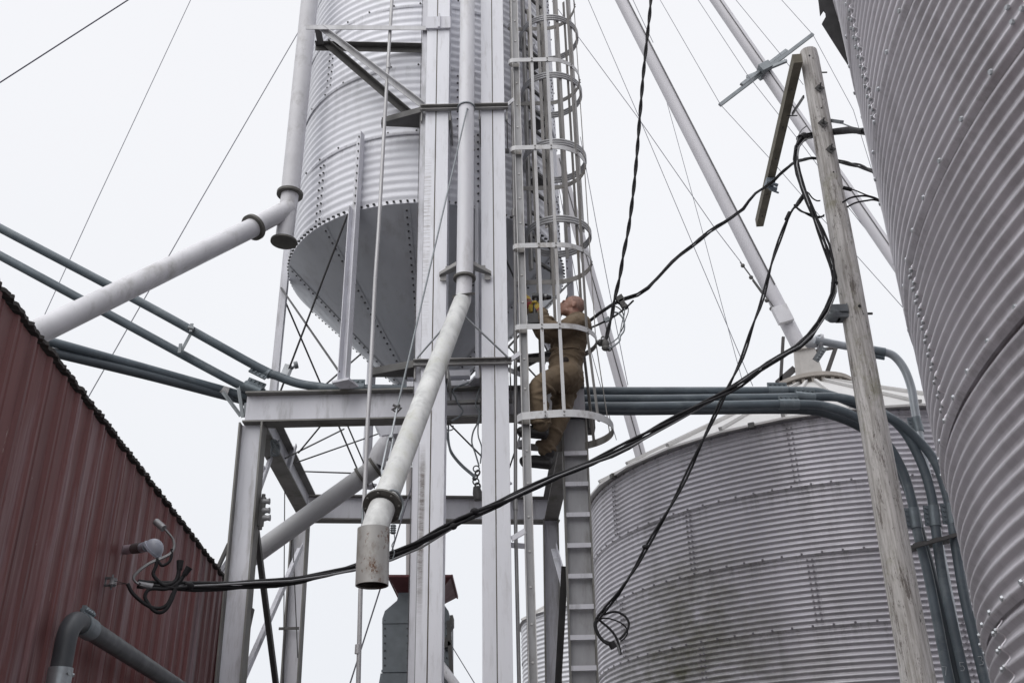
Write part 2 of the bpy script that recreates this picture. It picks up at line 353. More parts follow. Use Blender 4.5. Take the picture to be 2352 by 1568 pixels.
for q in range(segs):
    a0, a1 = 2*math.pi*q/segs, 2*math.pi*(q+1)/segs
    P = lambda rr, a, z: (MX+rr*math.sin(a), MY-rr*math.cos(a), z)
    am = (a0+a1)/2
    A, B, C_, D = P(ro, a0, zr0), P(ro, a1, zr0), P(ri, a1, zr1), P(ri, a0, zr1)
    rf.add([A, B, C_, D, P(ro, a0, zr0-.03), P(ro, a1, zr0-.03), P(MR-.05, a1, zr0-.0), P(MR-.05, a0, zr0)], [(0, 1, 2, 3), (4, 5, 1, 0), (7, 6, 5, 4)])
    rf.beam(V(*P(ro, a0, zr0+.03)), V(*P(ri, a0, zr1+.03)), .05, .045)           # standing rib
rfo = rf.build('roof', ROOFM, mbin)
for q in range(segs):
    if q % 3 == 0:
        a = 2*math.pi*(q+.5)/segs
        if 60 < math.degrees(a) < 240: continue
        c = MB(); c.obox(V(MX+(MR+.10)*math.sin(a), MY-(MR+.10)*math.cos(a), EAVE-.055), V(math.cos(a), math.sin(a), 0)*.04, V(math.sin(a), -math.cos(a), 0)*.04, V(0, 0, .035)); c.build('eave_clip', DARKSTEEL, rfo)
cl = MB(); cl.tube([(MX, MY, zr1-.08), (MX, MY, zr1+.05)], .60, 40); cl.ring((MX, MY, zr1+.06), (0, 0, 1), .1, .72, .07, 40)
for q in range(26):
    a = 2*math.pi*q/26; cl.obox((MX+.63*math.sin(a), MY-.63*math.cos(a), zr1-.04), V(math.cos(a), math.sin(a), 0)*.03, V(math.sin(a), -math.cos(a), 0)*.05, V(0, 0, .06))
cl.build('roof_collar', mat('collar_steel', (.34, .31, .28), .6, .2, .15, 5), mbin)
ROOFST = mat('dark_roof_strut', (.075, .07, .07), .8, 0, .3, 4)
# transition box on the roof peak and its struts
zt = zr1+.1
tb = MB()
bq = [PY(1826, 860, 15.6), PY(1893, 856, 15.6), PY(1893, 856, 16.2)+V(0, 0, .0), PY(1826, 860, 16.2)]
tq = [PY(1822, 803, 15.6), PY(1871, 795, 15.6), PY(1871, 795, 16.0), PY(1822, 803, 16.0)]
bz = zt; bq = [V(p[0], p[1], bz) for p in bq]
tb.add(bq+tq, [(0, 1, 5, 4), (1, 2, 6, 5), (2, 3, 7, 6), (3, 0, 4, 7), (4, 5, 6, 7), (3, 2, 1, 0)])
tb.beam(tq[0]+V(0, -.02, 0), tq[1]+V(0, -.02, 0), .06, .06)
tb.build('inlet_box', mat('inlet_box_steel', (.46, .44, .42), .55, .1, .12, 4, dirt=GRIME, dirt_amt=.5), mbin)
for a, b, ww in (((1793, 876), (1799, 774), .05), ((1786, 880), (1825, 846), .11), ((1888, 868), (1848, 800), .07), ((1894, 872), (1919, 800), .07), ((1870, 806), (1918, 798), .045), ((1793, 818), (1832, 800), .05)):
    s = MB(); s.beam(PY(*a, 15.7), PY(*b, 15.7), ww, .05, (0, 1, 0)); s.build('roof_strut', ROOFST, mbin)

# --- far bin low in the gap between the posts
fb = thing('grain_bin', (2.98, 24.5, 0), 'small distant corrugated bin peeping out low between the steel posts', 'grain bin')
fx, fy, fr = 2.98, 24.5, 2.9
zf = PY(1205, 1386, fy-fr*.8)[2]
corrugated('corrugated_shell', fb, mat('far_corrugation', (.66, .66, .69), .42, .5, .06, 2), fx, fy, fr, 0, zf, zf-.9, .9, 9, .012, 96, None, .01, 9.0, (-1, 1), 6)
rf = MB()
for q in range(24):
    a0, a1 = 2*math.pi*q/24, 2*math.pi*(q+1)/24
    P = lambda rr, a, z: (fx+rr*math.sin(a), fy-rr*math.cos(a), z)
    rf.add([P(fr+.1, a0, zf-.05), P(fr+.1, a1, zf-.05), P(.3, a1, zf+1.5), P(.3, a0, zf+1.5)], [(0, 1, 2, 3)]); rf.beam(V(*P(fr+.1, a0, zf-.03)), V(*P(.3, a0, zf+1.52)), .04, .06)
rf.build('roof', ROOFM, fb)

# ------------------------------------------------------------------ hopper bin on its frame
HX, HY, HR = -.96, 9.9, 1.55
ZB = 7.49                                    # seam of shell and cone
FT = PY(570, 898, 8.5)[2]; FB = PY(560, 968, 8.5)[2]   # top and bottom of the front beam
HOPC = mat('hopper_sheet', (.76, .765, .815), .5, .0, .05, 1.4, (1, 1, .3), (.42, .42, .44), .4, 2.5, (1.5, 1.5, .25), (GRIME, 22, .74), extra=lambda *a: bin_extra([], ZB-FT, .915, -43, 120, .06, .35)(*a))
hop = thing('hopper_bin', (HX, HY, FT), 'silvery corrugated hopper bin with grey bolted cone bottom raised on the white steel frame', 'hopper bin')
corrugated('corrugated_shell', hop, HOPC, HX, HY, HR, ZB, 15.0, ZB, .915, 9, .0068, 160, (-43, 120), .0125, .30, (-120, 120), 10, .1, bolt_m=BOLTD)
cn_ = MB(); rows = 14; seg = 120; cb, zc = .22, 6.12
def cone_pt(a, t, off=0.):                  # t 0 at eave, 1 at outlet
    r_ = HR+.02+(cb-HR)*t; nn = nrm(V(math.sin(a)*(ZB-zc), -math.cos(a)*(ZB-zc), -(HR-cb)))
    return V(HX+r_*math.sin(a), HY-r_*math.cos(a), ZB-.01+(zc-ZB)*t)+nn*off, nn
cv = [cone_pt(2*math.pi*k/seg, i/rows)[0] for i in range(rows+1) for k in range(seg)]
cn_.add(cv, [(i*seg+k, i*seg+(k+1) % seg, (i+1)*seg+(k+1) % seg, (i+1)*seg+k) for i in range(rows) for k in range(seg)], True)
for q in range(10):                          # radial lapped seams
    a = R(-3+36*q); sa = .035
    pts = []
    for i in range(21):
        t = i/20; rr_ = HR+(cb-HR)*t
        for side, off in ((-1, .007), (1, .007)):
            pts.append(cone_pt(a+side*min(sa/rr_, .12), t, off)[0])
    cn_.add(pts, [(2*i, 2*i+1, 2*i+3, 2*i+2) for i in range(20)], True)
    for i in range(1, 27):
        t = i/27; rr_ = HR+(cb-HR)*t
        p, nn = cone_pt(a, t, .004); cn_.cur = 1; cn_.bolt(p, nn, .0125, .012); cn_.cur = 0
for q in range(140):                         # flange ring bolts
    a = 2*math.pi*q/140; nn = V(math.sin(a), -math.cos(a), 0)
    cn_.cur = 1; cn_.bolt(V(HX, HY, ZB+.03)+nn*(HR+.012), nn+V(0, 0, -.6), .014, .028); cn_.cur = 0
cn_.tube([(HX, HY, zc+.03), (HX, HY, zc-.14)], cb, 24)
cn_.build('cone', CONE, hop, mat2=BOLTD)
colm = {}
for A in (-22, 24, 86, 150, -150, -88):
    a = R(A); nn = V(math.sin(a), -math.cos(a), 0); tt = V(math.cos(a), math.sin(a), 0)
    c0 = V(HX, HY, 0)+nn*(HR+.055); m = MB()
    ztop = 8.42
    m.obox(c0+V(0, 0, (ztop+FT)/2), tt*.045, nn*.004, V(0, 0, (ztop-FT)/2))
    m.obox(c0+nn*.039-tt*-.041+V(0, 0, (ztop+FT)/2), tt*.004, nn*.035, V(0, 0, (ztop-FT)/2))
    m.obox(c0+nn*.039-tt*.041+V(0, 0, (ZB+FT)/2), tt*.004, nn*.035, V(0, 0, (ZB-FT)/2))
    for i in range(10):
        m.cur = 1; m.bolt(c0+nn*.005-tt*.012+V(0, 0, ZB+.06+i*.095), nn, .012, .014); m.cur = 0
    m.obox(c0+V(0, 0, FT+.012), tt*.09, nn*.09, V(0, 0, .011))
    m.build('leg', WHITE2, hop, mat2=BOLTD); colm[A] = c0
def rod(p, q, r=.011, par=hop, name='tie_rod', m=RODM):
    b = MB(); b.tube([p, q], r, 6); return b.build(name, m, par)
A1 = [-88, -22, 24, 86, 150, -150]
for i in (0, 2, 3, 4, 5):
    p, q = colm[A1[i]], colm[A1[(i+1) % 6]]
    o = nrm(p+q-2*V(HX, HY, 0))*.07; o[2] = 0
    rod(p+o+V(0, 0, ZB-.10), q+o+V(0, 0, FT+.12)); rod(q+o*1.25+V(0, 0, ZB-.10), p+o*1.25+V(0, 0, FT+.12))
# outlet gate assembly below the cone
og = MB(); og.box(HX-.05, HX+.55, HY-1.3, HY-1.2, FT+.16, FT+.22); og.box(HX-.05, HX+.55, HY-1.3, HY-1.2, FT+.06, FT+.11); og.build('slide_gate', WHITE2, hop)

# ------------------------------------------------------------------ steel support frame
FLG = mat('mossy_shaded_flange_paint', (.20, .195, .185), .65, 0, .2, 3, (1, 1, .5), (.075, .07, .045), .9, 3.5, (1, 1, .5), (RUST, 10, .68), .08)  # mossy flanges, with the shade on their edges painted into the dark base
fr_ = thing('support_frame', (-.95, 8.5, 0), 'white painted steel frame of wide flange posts and beams carrying the hopper bin', 'steel frame')
FLx = PY(578, 975, 8.55); FRx = PY(1320, 975, 8.55)
BD = FT-FB; zc_ = (FT+FB)/2; Yf = 8.5; Yb = PZ(700, 1196, FB)[1]
bl = PZ(700, 1196, FB); br = PZ(1262, 1196, FB)
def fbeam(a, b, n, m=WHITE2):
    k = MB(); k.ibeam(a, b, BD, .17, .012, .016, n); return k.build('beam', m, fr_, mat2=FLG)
# the frame's corners
cFL = V(PY(560, 930, Yf)[0], Yf+.0, zc_); cFR = V(PY(1345, 930, Yf)[0], Yf, zc_)
cBL = V(bl[0]-.02, Yb, zc_); cBR = V(br[0]+.12, Yb+.3, zc_)
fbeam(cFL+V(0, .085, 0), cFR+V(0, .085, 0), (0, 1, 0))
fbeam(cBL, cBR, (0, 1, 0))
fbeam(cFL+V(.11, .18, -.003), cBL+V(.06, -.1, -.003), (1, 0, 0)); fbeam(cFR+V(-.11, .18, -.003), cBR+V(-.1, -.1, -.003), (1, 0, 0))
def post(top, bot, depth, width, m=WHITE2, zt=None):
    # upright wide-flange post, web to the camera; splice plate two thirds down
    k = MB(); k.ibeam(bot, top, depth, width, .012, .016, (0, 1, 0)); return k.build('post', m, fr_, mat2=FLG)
def vert(u0, v0, Y, zt, zb=0., u1=None, v1=None):
    p = PY(u0, v0, Y); q = PY(u1, v1, Y) if u1 else p
    # straight line through both points, from zb to zt
    k = (q[0]-p[0])/(q[2]-p[2]) if u1 else 0
    return V(p[0]+k*(zt-p[2]), Y, zt), V(p[0]+k*(zb-p[2]), Y, zb)
WPOST = mat('stained_post_paint', (.65, .652, .70), .55, 0, .12, 1.5, (3, 3, .5), (.17, .15, .12), .65, 3, (3, 3, .45), (RUST, 12, .70), .08)
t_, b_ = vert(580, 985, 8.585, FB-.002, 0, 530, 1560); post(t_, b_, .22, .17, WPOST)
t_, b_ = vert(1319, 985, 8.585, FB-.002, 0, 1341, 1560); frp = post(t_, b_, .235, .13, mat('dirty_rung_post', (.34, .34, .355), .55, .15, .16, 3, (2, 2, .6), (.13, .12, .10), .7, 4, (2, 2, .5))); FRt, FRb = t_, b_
for i in range(-1, 12):                      # rungs welded across the right post
    z = PY(1330, 1113+i*70.3, 8.55)[2]; x = t_[0]+(b_[0]-t_[0])*(t_[2]-z)/(t_[2])
    if z > FB-.05 or z < .2: continue
    k = MB(); k.box(x-.104, x+.104, 8.515, 8.54, z-.02, z+.02); k.build('rung', WHITE2, frp)
k = MB(); k.box(FRt[0]-.13, FRt[0]+.19, 8.50, 8.72, FB-.016, FB-.003); k.box(FRt[0]+.13, FRt[0]+.19, 8.52, 8.70, FB-.13, FB-.017); k.build('cap_plate', DARKSTEEL, fr_)
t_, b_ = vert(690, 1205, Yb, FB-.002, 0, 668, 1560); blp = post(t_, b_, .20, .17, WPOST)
k = MB(); z = PY(670, 1446, Yb)[2]; k.box(t_[0]-.13, t_[0]+.1, Yb-.10, Yb-.087, z-.015, z+.015); k.build('splice_plate', DARKSTEEL, blp)
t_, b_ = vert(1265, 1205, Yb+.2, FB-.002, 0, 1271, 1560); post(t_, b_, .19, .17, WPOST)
# side bracing between the posts
def brace(a, b, Ya, Yb_, wd=.075, m=WHITE2, name='brace'):
    k = MB(); k.angle(PY(*a, Ya), PY(*b, Yb_), wd, .008, (0, 1, 0)); return k.build(name, m, fr_)
brace((587, 1205), (640, 1620), 8.75, 9.9, .06, DARKSTEEL); brace((690, 1258), (535, 1610), 11.0, 8.8, .07)
brace((604, 1078), (585, 1170), 9.3, 8.9, .05); brace((640, 1000), (590, 1140), 9.9, 8.8, .05)
brace((526, 1248), (494, 1318), 9.7, 9.7, .045, DARKSTEEL); brace((526, 1284), (500, 1322), 9.75, 9.75, .05)
brace((1272, 1260), (1300, 1360), Yb+.08, 9.8, .07); brace((1297, 1300), (1280, 1600), 8.8, 9.6, .06, DARKSTEEL)
brace((577, 1398), (568, 1440), 8.7, 8.7, .06, DARKSTEEL)
brace((1218, 880), (1310, 1010), 10.3, 10.3, .05, DARKSTEEL)
brace((1213, 824), (1270, 818), 9.1, 9.1, .06, DARKSTEEL); brace((1180, 856), (1270, 806), 9.2, 9.3, .045, DARKSTEEL); brace((1228, 745), (1262, 800), 9.2, 9.2, .04)
# fly brace where the left side beam meets the top
k = MB(); k.angle(PY(676, 1025, 10), PY(660, 1085, 9.9), .06, .008, (0, 1, 0)); k.build('gusset', WHITE2, fr_)
# tension rods in the frame
for a, b, Ya, Yb_ in (((655, 1052), (790, 985), 9.6, 10.6), ((680, 1062), (900, 985), 9.8, 11), ((738, 976), (685, 1040), 9.4, 9.6), ((798, 976), (860, 1120), 9.6, 11.2), ((693, 1082), (806, 1086), 10.8, 10)):
    k = MB(); k.tube([PY(*a, Ya), PY(*b, Yb_)], .009, 6); k.build('tie_rod', RODM, fr_)
# small wire on the left posts
for a, b, Ya in (((654, 1120), (651, 1590), 10.3), ((672, 1230), (684, 1510), 10.6)):
    k = MB(); k.tube([PY(*a, Ya), PY(*b, Ya)], .006, 5); k.build('drop_wire', RODM, fr_)

# spool insulator rack on the left post
ir = thing('insulator_rack', PY(603, 1175, 8.6), 'dark rack of three grey spool insulators bolted to the left frame post', 'insulator rack')
k = MB(); a, b = PY(605, 1142, 8.62), PY(598, 1208, 8.62); k.beam(a, b, .05, .03, (0, 1, 0)); k.tube([a+V(0, 0, .03), b+V(0, 0, -.03)], .018, 8); k.build('rack_bar', DARKSTEEL, ir)
for (u, v) in ((607, 1151), (607, 1172), (608, 1189)):
    c = PY(u, v, 8.62); k = MB(); k.tube([c+V(-.02, 0, 0), c+V(.0, 0, 0), c+V(.025, 0, 0), c+V(.05, 0, 0)], [.022, .03, .022, .03], 10); k.build('insulator', CERAMIC, ir)
# wire knot on the inner face of the left beam
kn = MB(); c = PY(632, 1028, 8.95)
for q in range(6):
    ph = rng.uniform(0, 6, 6); kn.tube([c+V(.05*math.sin(t*2+ph[0])*.8, .03*math.sin(t+ph[1]), .075*math.cos(t*1.5+ph[2])) for t in np.linspace(0, 5, 22)], .006, 5)
tag(kn.build('wire_coil', GALVD), 'tangle of grey tie wire on the underside of the left frame beam', 'wire coil')

# ------------------------------------------------------------------ bucket elevator: two trunk legs
LY = 8.0
el = thing('bucket_elevator', PY(1058, 1568, LY)*V(1, 1, 0), 'pair of tall white square elevator legs rising in front of the hopper bin', 'bucket elevator')
def leg(u_l, u_r, seam_u, v, u_l2, u_r2, v2, depth=.26, strips=True):
    a0, a1 = PY(u_l, v, LY), PY(u_r, v, LY); b0, b1 = PY(u_l2, v2, LY), PY(u_r2, v2, LY)
    # upright: average the two heights so that the casing is plumb
    def line(p, q, z): return p[0]+(q[0]-p[0])*(z-p[2])/(q[2]-p[2])
    z0, z1 = 0.0, 16.5
    xs = [(line(a0, b0, z), line(a1, b1, z)) for z in (z0, z1)]
    f = (seam_u-u_l)/(u_r-u_l)
    k = MB(); g2 = .0035
    for lo, hi in ((0, f), (f, 1)):
        bot = [xs[0][0]+(xs[0][1]-xs[0][0])*q for q in (lo, hi)]; top = [xs[1][0]+(xs[1][1]-xs[1][0])*q for q in (lo, hi)]
        e0, e1 = (0 if lo == 0 else g2), (0 if hi == 1 else g2)
        vv = [(bot[0]+e0, LY, z0), (bot[1]-e1, LY, z0), (bot[1]-e1, LY+depth, z0), (bot[0]+e0, LY+depth, z0), (top[0]+e0, LY, z1), (top[1]-e1, LY, z1), (top[1]-e1, LY+depth, z1), (top[0]+e0, LY+depth, z1)]
        k.add(vv, [(0, 1, 5, 4), (1, 2, 6, 5), (2, 3, 7, 6), (3, 0, 4, 7), (3, 2, 1, 0), (4, 5, 6, 7)])
    s0 = xs[0][0]+(xs[0][1]-xs[0][0])*f; s1 = xs[1][0]+(xs[1][1]-xs[1][0])*f
    k.cur = 1; k.add([(s0-g2*1.9, LY-.0015, z0), (s0+g2*.8, LY-.0015, z0), (s1+g2*.8, LY-.0015, z1), (s1-g2*1.9, LY-.0015, z1)], [(0, 1, 2, 3)]); k.cur = 0
    return k, xs
def leg_extra(t, c, colr, noise, rampv, mixc):
    n, l = t.nodes.new, t.links.new
    sp_ = n('ShaderNodeSeparateXYZ'); l(c.outputs['Object'], sp_.inputs[0])
    def band(out, a, b, c_, d):                      # 0 outside a..d, 1 inside b..c
        m_ = n('ShaderNodeMath'); m_.operation = 'MULTIPLY'; l(rampv(out, a, b), m_.inputs[0]); l(rampv(out, d, c_), m_.inputs[1]); return m_.outputs[0]
    def mul(p, q):
        m_ = n('ShaderNodeMath'); m_.operation = 'MULTIPLY'; l(p, m_.inputs[0]); l(q, m_.inputs[1]); return m_.outputs[0]
    # scraped rusty scale beside the seam low on the left leg, and a fainter one higher up
    tick = rampv(noise(4, (1.2, 1, 5), 9, .9), .30, .60)
    f1 = mul(mul(band(sp_.outputs[0], STX-.075, STX-.045, STX-.02, STX-.004), band(sp_.outputs[2], 3.1, 3.7, 4.5, 4.75)), tick)
    colr = mixc(f1, colr, (.10, .075, .06))
    f2 = mul(mul(band(sp_.outputs[0], STX-.11, STX-.09, STX-.02, STX-.004), band(sp_.outputs[2], 5.6, 6.6, 7.6, 7.9)), rampv(noise(6, (.6, 1, 10), 6, .8), .47, .62, 0, .6))
    colr = mixc(f2, colr, (.22, .19, .16))
    return colr
STX = 0.
_ox = PY(1058, 1568, LY)[0]
STX = (PY(975, 1300, LY)[0]-_ox)
LEGM = mat('leg_paint_stained', (.77, .777, .825), .45, 0, .04, 1.2, (3, 3, .4), (.30, .28, .26), .40, 7, (2.2, 2.2, .35), ((.16, .14, .12), 30, .70), .05, extra=leg_extra)
SEAMM = mat('dirty_seam', (.09, .075, .06), .8, 0, .4, 6, (1, 1, .2), (.35, .34, .33), .8, 5, (1, 1, .2))
k, xL = leg(973, 1027, 998, 500, 953, 1014, 1560); k.build('trunk', LEGM, el, mat2=SEAMM)
k, xR = leg(1105, 1159, 1132, 300, 1108, 1178, 1560); k.build('trunk', LEGM, el, mat2=SEAMM)
def xl(z, s=0, X=xL): return X[0][s]+(X[1][s]-X[0][s])*z/16.5
# cover strip and cables down the left leg's left side
k = MB(); k.beam((xl(0)-.034, LY+.06, 0), (xl(16.5)-.02, LY+.06, 16.5), .056, .05, (0, 1, 0)); k.build('cover_strip', WHITE2, el)
for off in (-.0655, -.0045):
    k = MB(); k.tube([(xl(0)+off, LY+.028, 0), (xl(16.5)+off+.008, LY+.028, 16.5)], .0032, 6); k.build('cable', RODM, el)
# streaky rust scale beside the left seam
# horizontal tie bars with their bolts and returns
def tie(v, u0, u1, Yfr=LY, dz=.05):
    z = PY(1060, v, Yfr)[2]; x0, x1 = PZ(u0, v, z)[0], PZ(u1, v, z)[0]; p = MB(); y0 = Yfr-.008
    p.box(x0, x1, y0-.05, y0-.001, z-.004, z+.004); p.box(x0, x1, y0-.008, y0-.001, z-dz, z-.0045); p.box(x0, x1, y0-.05, y0-.0085, z-dz-.006, z-dz)
    for q in np.linspace(x0+.05, x1-.05, 9): p.bolt((q, y0-.03, z+.004), (0, 0, 1), .009, .012); p.bolt((q, y0-.008, z-dz*.5), (0, -1, 0), .009, .012)
    for xx in (x0+.005, x1-.02, xl(z, 1)+.012, xl(z, 0, xR)-.024):
        p.box(xx, xx+.012, y0, Yfr+.52, z-.17, z-.012)
    p.box(x0, x1, Yfr+.47, Yfr+.52, z-.20, z-.171)
    return p, z, x0, x1
STRAP = mat('grey_tie_bar', (.30, .295, .29), .55, .15, .14, 4, dirt=(.08, .07, .06), dirt_amt=.7, dirt_scale=4)
p, z1_, ax, bx = tie(247, 966, 1167); p.build('tie_bar', STRAP, el)
p, z2_, ax2, bx2 = tie(829, 950, 1175); p.build('tie_bar', STRAP, el)
# tapered shelf brackets carrying the thin riser pipe
def shelf(z, pts, par=el):
    P = [PZ(u, v, z) for u, v in pts]; q = MB(); q.prism(P, (0, 0, 1), .012)
    q.beam(P[0]+V(0, 0, .012), P[1]+V(0, 0, .012), .012, .07); q.beam(P[1], P[2], .012, .05); return q.build('shelf_bracket', DARKSTEEL, par)
shelf(z1_-.03, [(968, 254), (877, 279), (878, 290), (968, 294)])
shelf(z2_-.03, [(950, 838), (848, 857), (850, 866), (952, 866)])
# clamp box high on the left leg
k = MB(); za, zb = PY(1005, 43, LY)[2], PY(1005, 69, LY)[2]; k.box(xl(za)-.012, xl(za, 1)+.012, LY-.03, LY-.003, zb, za)
xm = (xl(za)+xl(za, 1))/2+.01; k.box(xm-.012, xm+.012, LY-.055, LY-.031, zb-.005, za+.02)
k.build('clamp_box', WHITE2, el)

# thin riser pipe on the shelf brackets
RY = LY+.02
rp = [(904, -60), (898, 40), (892, 133), (884, 270), (870, 523), (862, 640), (851, 860), (845, 960), (837, 1145), (828, 1360), (823, 1568), (820, 1700)]
P = [PY(u, v, RY) for u, v in rp]; k = MB(); k.tube(P, .0185, 12)
for (u, v) in ((892, 152), (822, 1490)):
    c = PY(u, v, RY); d = nrm(P[3]-P[2]); k.tube([c-d*.035, c+d*.035], .024, 12)
tag(k.build('riser_pipe', mat('thin_grey_pipe', (.47, .465, .475), .45, .3, .08, 3, (1, 1, .3), dirt=GRIME, dirt_amt=.4)), 'thin grey riser pipe running down the left side of the elevator legs', 'pipe')

# slim conduit between right leg and the ladder
k = MB(); P = [PY(u, v, 8.12) for u, v in ((1172, -60), (1175, 120), (1178, 300), (1183, 600), (1184, 800), (1184, 1000), (1184, 1190), (1193, 1600))]; k.tube(P, .016, 10)
for v, u in ((490, 1180), (1160, 1184)): c = PY(u, v, 8.12); k.tube([c-V(0, 0, .04), c+V(0, 0, .04)], .022, 10)
tag(k.build('conduit', mat('steel_conduit', (.30, .295, .295), .45, .4, .1, 5)), 'slim steel conduit squeezed between the right elevator leg and the ladder rail', 'conduit')

# ------------------------------------------------------------------ centre spout (vertical, elbow, slanting tube, mouth)
cs = thing('grain_spout', PY(1066, 640, 7.9), 'central white spout dropping between the legs then slanting forward to an open rusty mouth', 'grain spout')
SY = LY-.14
top = [PY(1074, -60, SY), PY(1073, 100, SY), PY(1071, 300, SY), PY(1068, 600, SY), PY(1067, 636, SY)]
k = MB(); k.pipe(top, .078, .006, 28); k.build('drop_tube', mat('white_drop_tube', (.68, .68, .715), .42, 0, .06, 2, (1, 1, .4), (.30, .28, .25), .6, 5, (1, 1, .3), (GRIME, 22, .70)), cs)
eb = [PY(1067, 637, SY), PY(1066, 660, SY), PY(1064, 690, SY-.03)]
k = MB(); k.pipe(smooth_path(eb, 4), .072, .006, 28); k.build('elbow', SPOUT, cs)
for p, d in ((PY(1067, 639, SY), V(0, 0, 1)), (PY(1065, 678, SY-.02), V(-.15, -.5, 1))):
    k = MB(); k.ring(p, d, .07, .104, .02); k.build('flange', FLANGE, cs)
s0, s1 = PY(1062, 690, SY-.03), PY(880, 1160, 5.95)
k = MB(); k.pipe([s0+(s1-s0)*t for t in np.linspace(0, 1, 12)], .079, .006, 32); k.build('slant_tube', MOTTLE, cs)
dd = nrm(s1-s0)
k = MB(); k.ring(s1+dd*.01, dd, .075, .125, .016, 32)
for q in range(8):
    a = 2*math.pi*q/8; e1 = nrm(np.cross(dd, (0, 0, 1))); e2 = np.cross(dd, e1); k.bolt(s1+dd*.02+(e1*math.cos(a)+e2*math.sin(a))*.108, dd, .009, .012)
k.build('flange', FLANGE, cs)
m0 = s1+dd*.03; m1 = PY(858, 1222, 5.83); m2 = PY(854, 1352, 5.83)
k = MB(); k.pipe(smooth_path([m0, (m0+m1)/2+V(0, -.01, -.005), m1+V(0, 0, -.01)], 6), .082, .006, 32); k.build('elbow', MOTTLE, cs)
k = MB(); k.pipe([m1+V(0, 0, .02)+(m2-m1)*t for t in np.linspace(0, 1, 6)], .097, .005, 36); k.build('mouth', MOUTH, cs)
k = MB(); k.tube([m1+V(0, 0, -.02)+(m2-m1)*t for t in np.linspace(.86, 0, 6)], .087, 32, False); k.ring(m1+(m2-m1)*.12, m2-m1, .001, .088, .004, 24); k.build('dark_inside', mat('dusty_shaded_inside', (.05, .045, .04), .9, 0, .3, 9), cs)  # added dark inner wall and disc; the mouth's inner shade is in its colour
# support yoke between the legs
zy = PY(1067, 606, SY)[2]; yk = MB()
xa, xb = PZ(1021, 606, zy)[0], PZ(1114, 606, zy)[0]
yk.box(xa, xb, LY-.02, LY-.008, zy-.0, zy+.055)
for s_, xx in ((-1, xa-.02), (1, xb+.02)):
    xi = top[-1][0]+s_*.08; xo = xx+s_*.035
    yk.prism([V(xi, LY-.115, zy+.01), V(xo, LY-.06, zy-.055), V(xo, LY-.014, zy-.055), V(xi, LY-.014, zy+.01)], (0, 0, -1), .008)
    yk.prism([V(xi, LY-.115, zy+.045), V(xo, LY-.06, zy-.035), V(xo, LY-.06, zy-.054), V(xi, LY-.115, zy+.011)], (0, 1, 0), .008)
    yk.box(xx-.028, xx+.028, LY-.035, LY-.021, zy-.11, zy-.045)
yk.build('support_yoke', STRAP, cs)
for a, b in (((1060, 722), (1168, 822)), ((1028, 726), (958, 822))):
    k = MB(); p0 = s0+(s1-s0)*.07; k.tube([p0, PY(*b, LY-.06)], .009, 8); k.build('stay_rod', GALV, cs)
# hanger cable, turnbuckle and sling
hc = MB(); h0 = PY(1073, 250, SY-.09); h1 = PY(912, 938, 6.75); hc.tube([h0+(h1-h0)*t for t in np.linspace(0, 1, 12)], .008, 6)
hc.tube([h0+V(.02, .1, .02), h0], .01, 6); hc.ring(PY(1071, 249, SY), (0, .1, 1), .079, .092, .012, 24)
hc.build('hanger_cable', GALVD, cs)
sh = MB()
c = h1; sh.tube([c+V(-.03, 0, .03), c+V(.03, 0, .0), c+V(.0, 0, -.03), c+V(-.035, 0, -.01), c+V(.02, 0, .03)], .010, 6); sh.build('shackle', RODM, cs)
tb0, tb1 = PY(898, 1005, 6.55), PY(869, 1145, 6.03)
k = MB(); k.tube([h1, tb0], .008, 6)
d_ = nrm(tb1-tb0); sd_ = nrm(np.cross(d_, (0, 1, 0)))*.018; mid = tb0+(tb1-tb0)*.62
for s_ in (-1, 1): k.tube([tb0+s_*sd_*.7, tb0+d_*.06+s_*sd_, mid-d_*.05+s_*sd_, mid+s_*sd_*.5], .0075, 6)
k.tube([tb0-d_*.02, tb0+d_*.02], .018, 8); k.tube([mid-d_*.03, mid+d_*.03], .016, 8); k.tube([mid, tb1], .012, 8); k.build('turnbuckle', GALV, cs)
k = MB(); fc = s1+dd*.03
e1 = nrm(np.cross(dd, (0, 0, 1))); e2 = np.cross(dd, e1)
for s_ in (-1, 1):
    k.tube(smooth_path([tb1, s1+e1*s_*.07-dd*.03+V(0, -.075, .05), s1+e1*s_*.128+dd*.0, s1+e1*s_*.118+dd*.06-V(0, -.02, .06)], 6), .008, 6)
c = PY(903, 1215, 5.85)
for q in range(4): k.tube([c+V(.012*math.cos(t), .012*math.sin(t), .014*q-.02) for t in np.linspace(0, 6, 14)], .007, 5)
k.tube(smooth_path([c, c+V(.012, 0, -.06), c+V(-.004, 0, -.1), c+V(.012, 0, -.14), c+V(.0, 0, -.19)], 5), .0035, 5)
k.build('sling', GALVD, cs)

# ------------------------------------------------------------------ left spout: riser, Y branch, slanting tube
ls = thing('grain_spout', PY(664, 480, 8.6), 'long white spout left of the hopper bin, branching low over the red barn', 'grain spout')
LSY = 8.6; rS = .098
k = MB(); k.pipe([PY(718, -80, LSY), PY(711, 0, LSY), PY(689, 220, LSY), PY(667, 440, LSY)], rS, .006, 32); k.build('drop_tube', SPOUT, ls)
pA, pB = PY(666, 446, LSY), PY(652, 555, LSY)
k = MB(); k.pipe([pA, pB], rS*.93, .006, 32); k.build('branch_tube', SPOUT, ls)
k = MB(); k.ring(pA, pB-pA, rS*.9, rS*1.4, .03, 36); k.build('flange', FLANGE, ls)
k = MB(); k.ring(pB, pB-pA, .002, rS*1.38, .02, 36); k.build('end_cap', FLANGE, ls)
q0, q1, q2 = PY(664, 478, LSY), PY(582, 522, LSY-.30), PY(76, 768, 6.55)
zroof = 4.45; q3 = q2+(q2-q1)*max(0.02, (q2[2]-zroof)/(q1[2]-q2[2]))
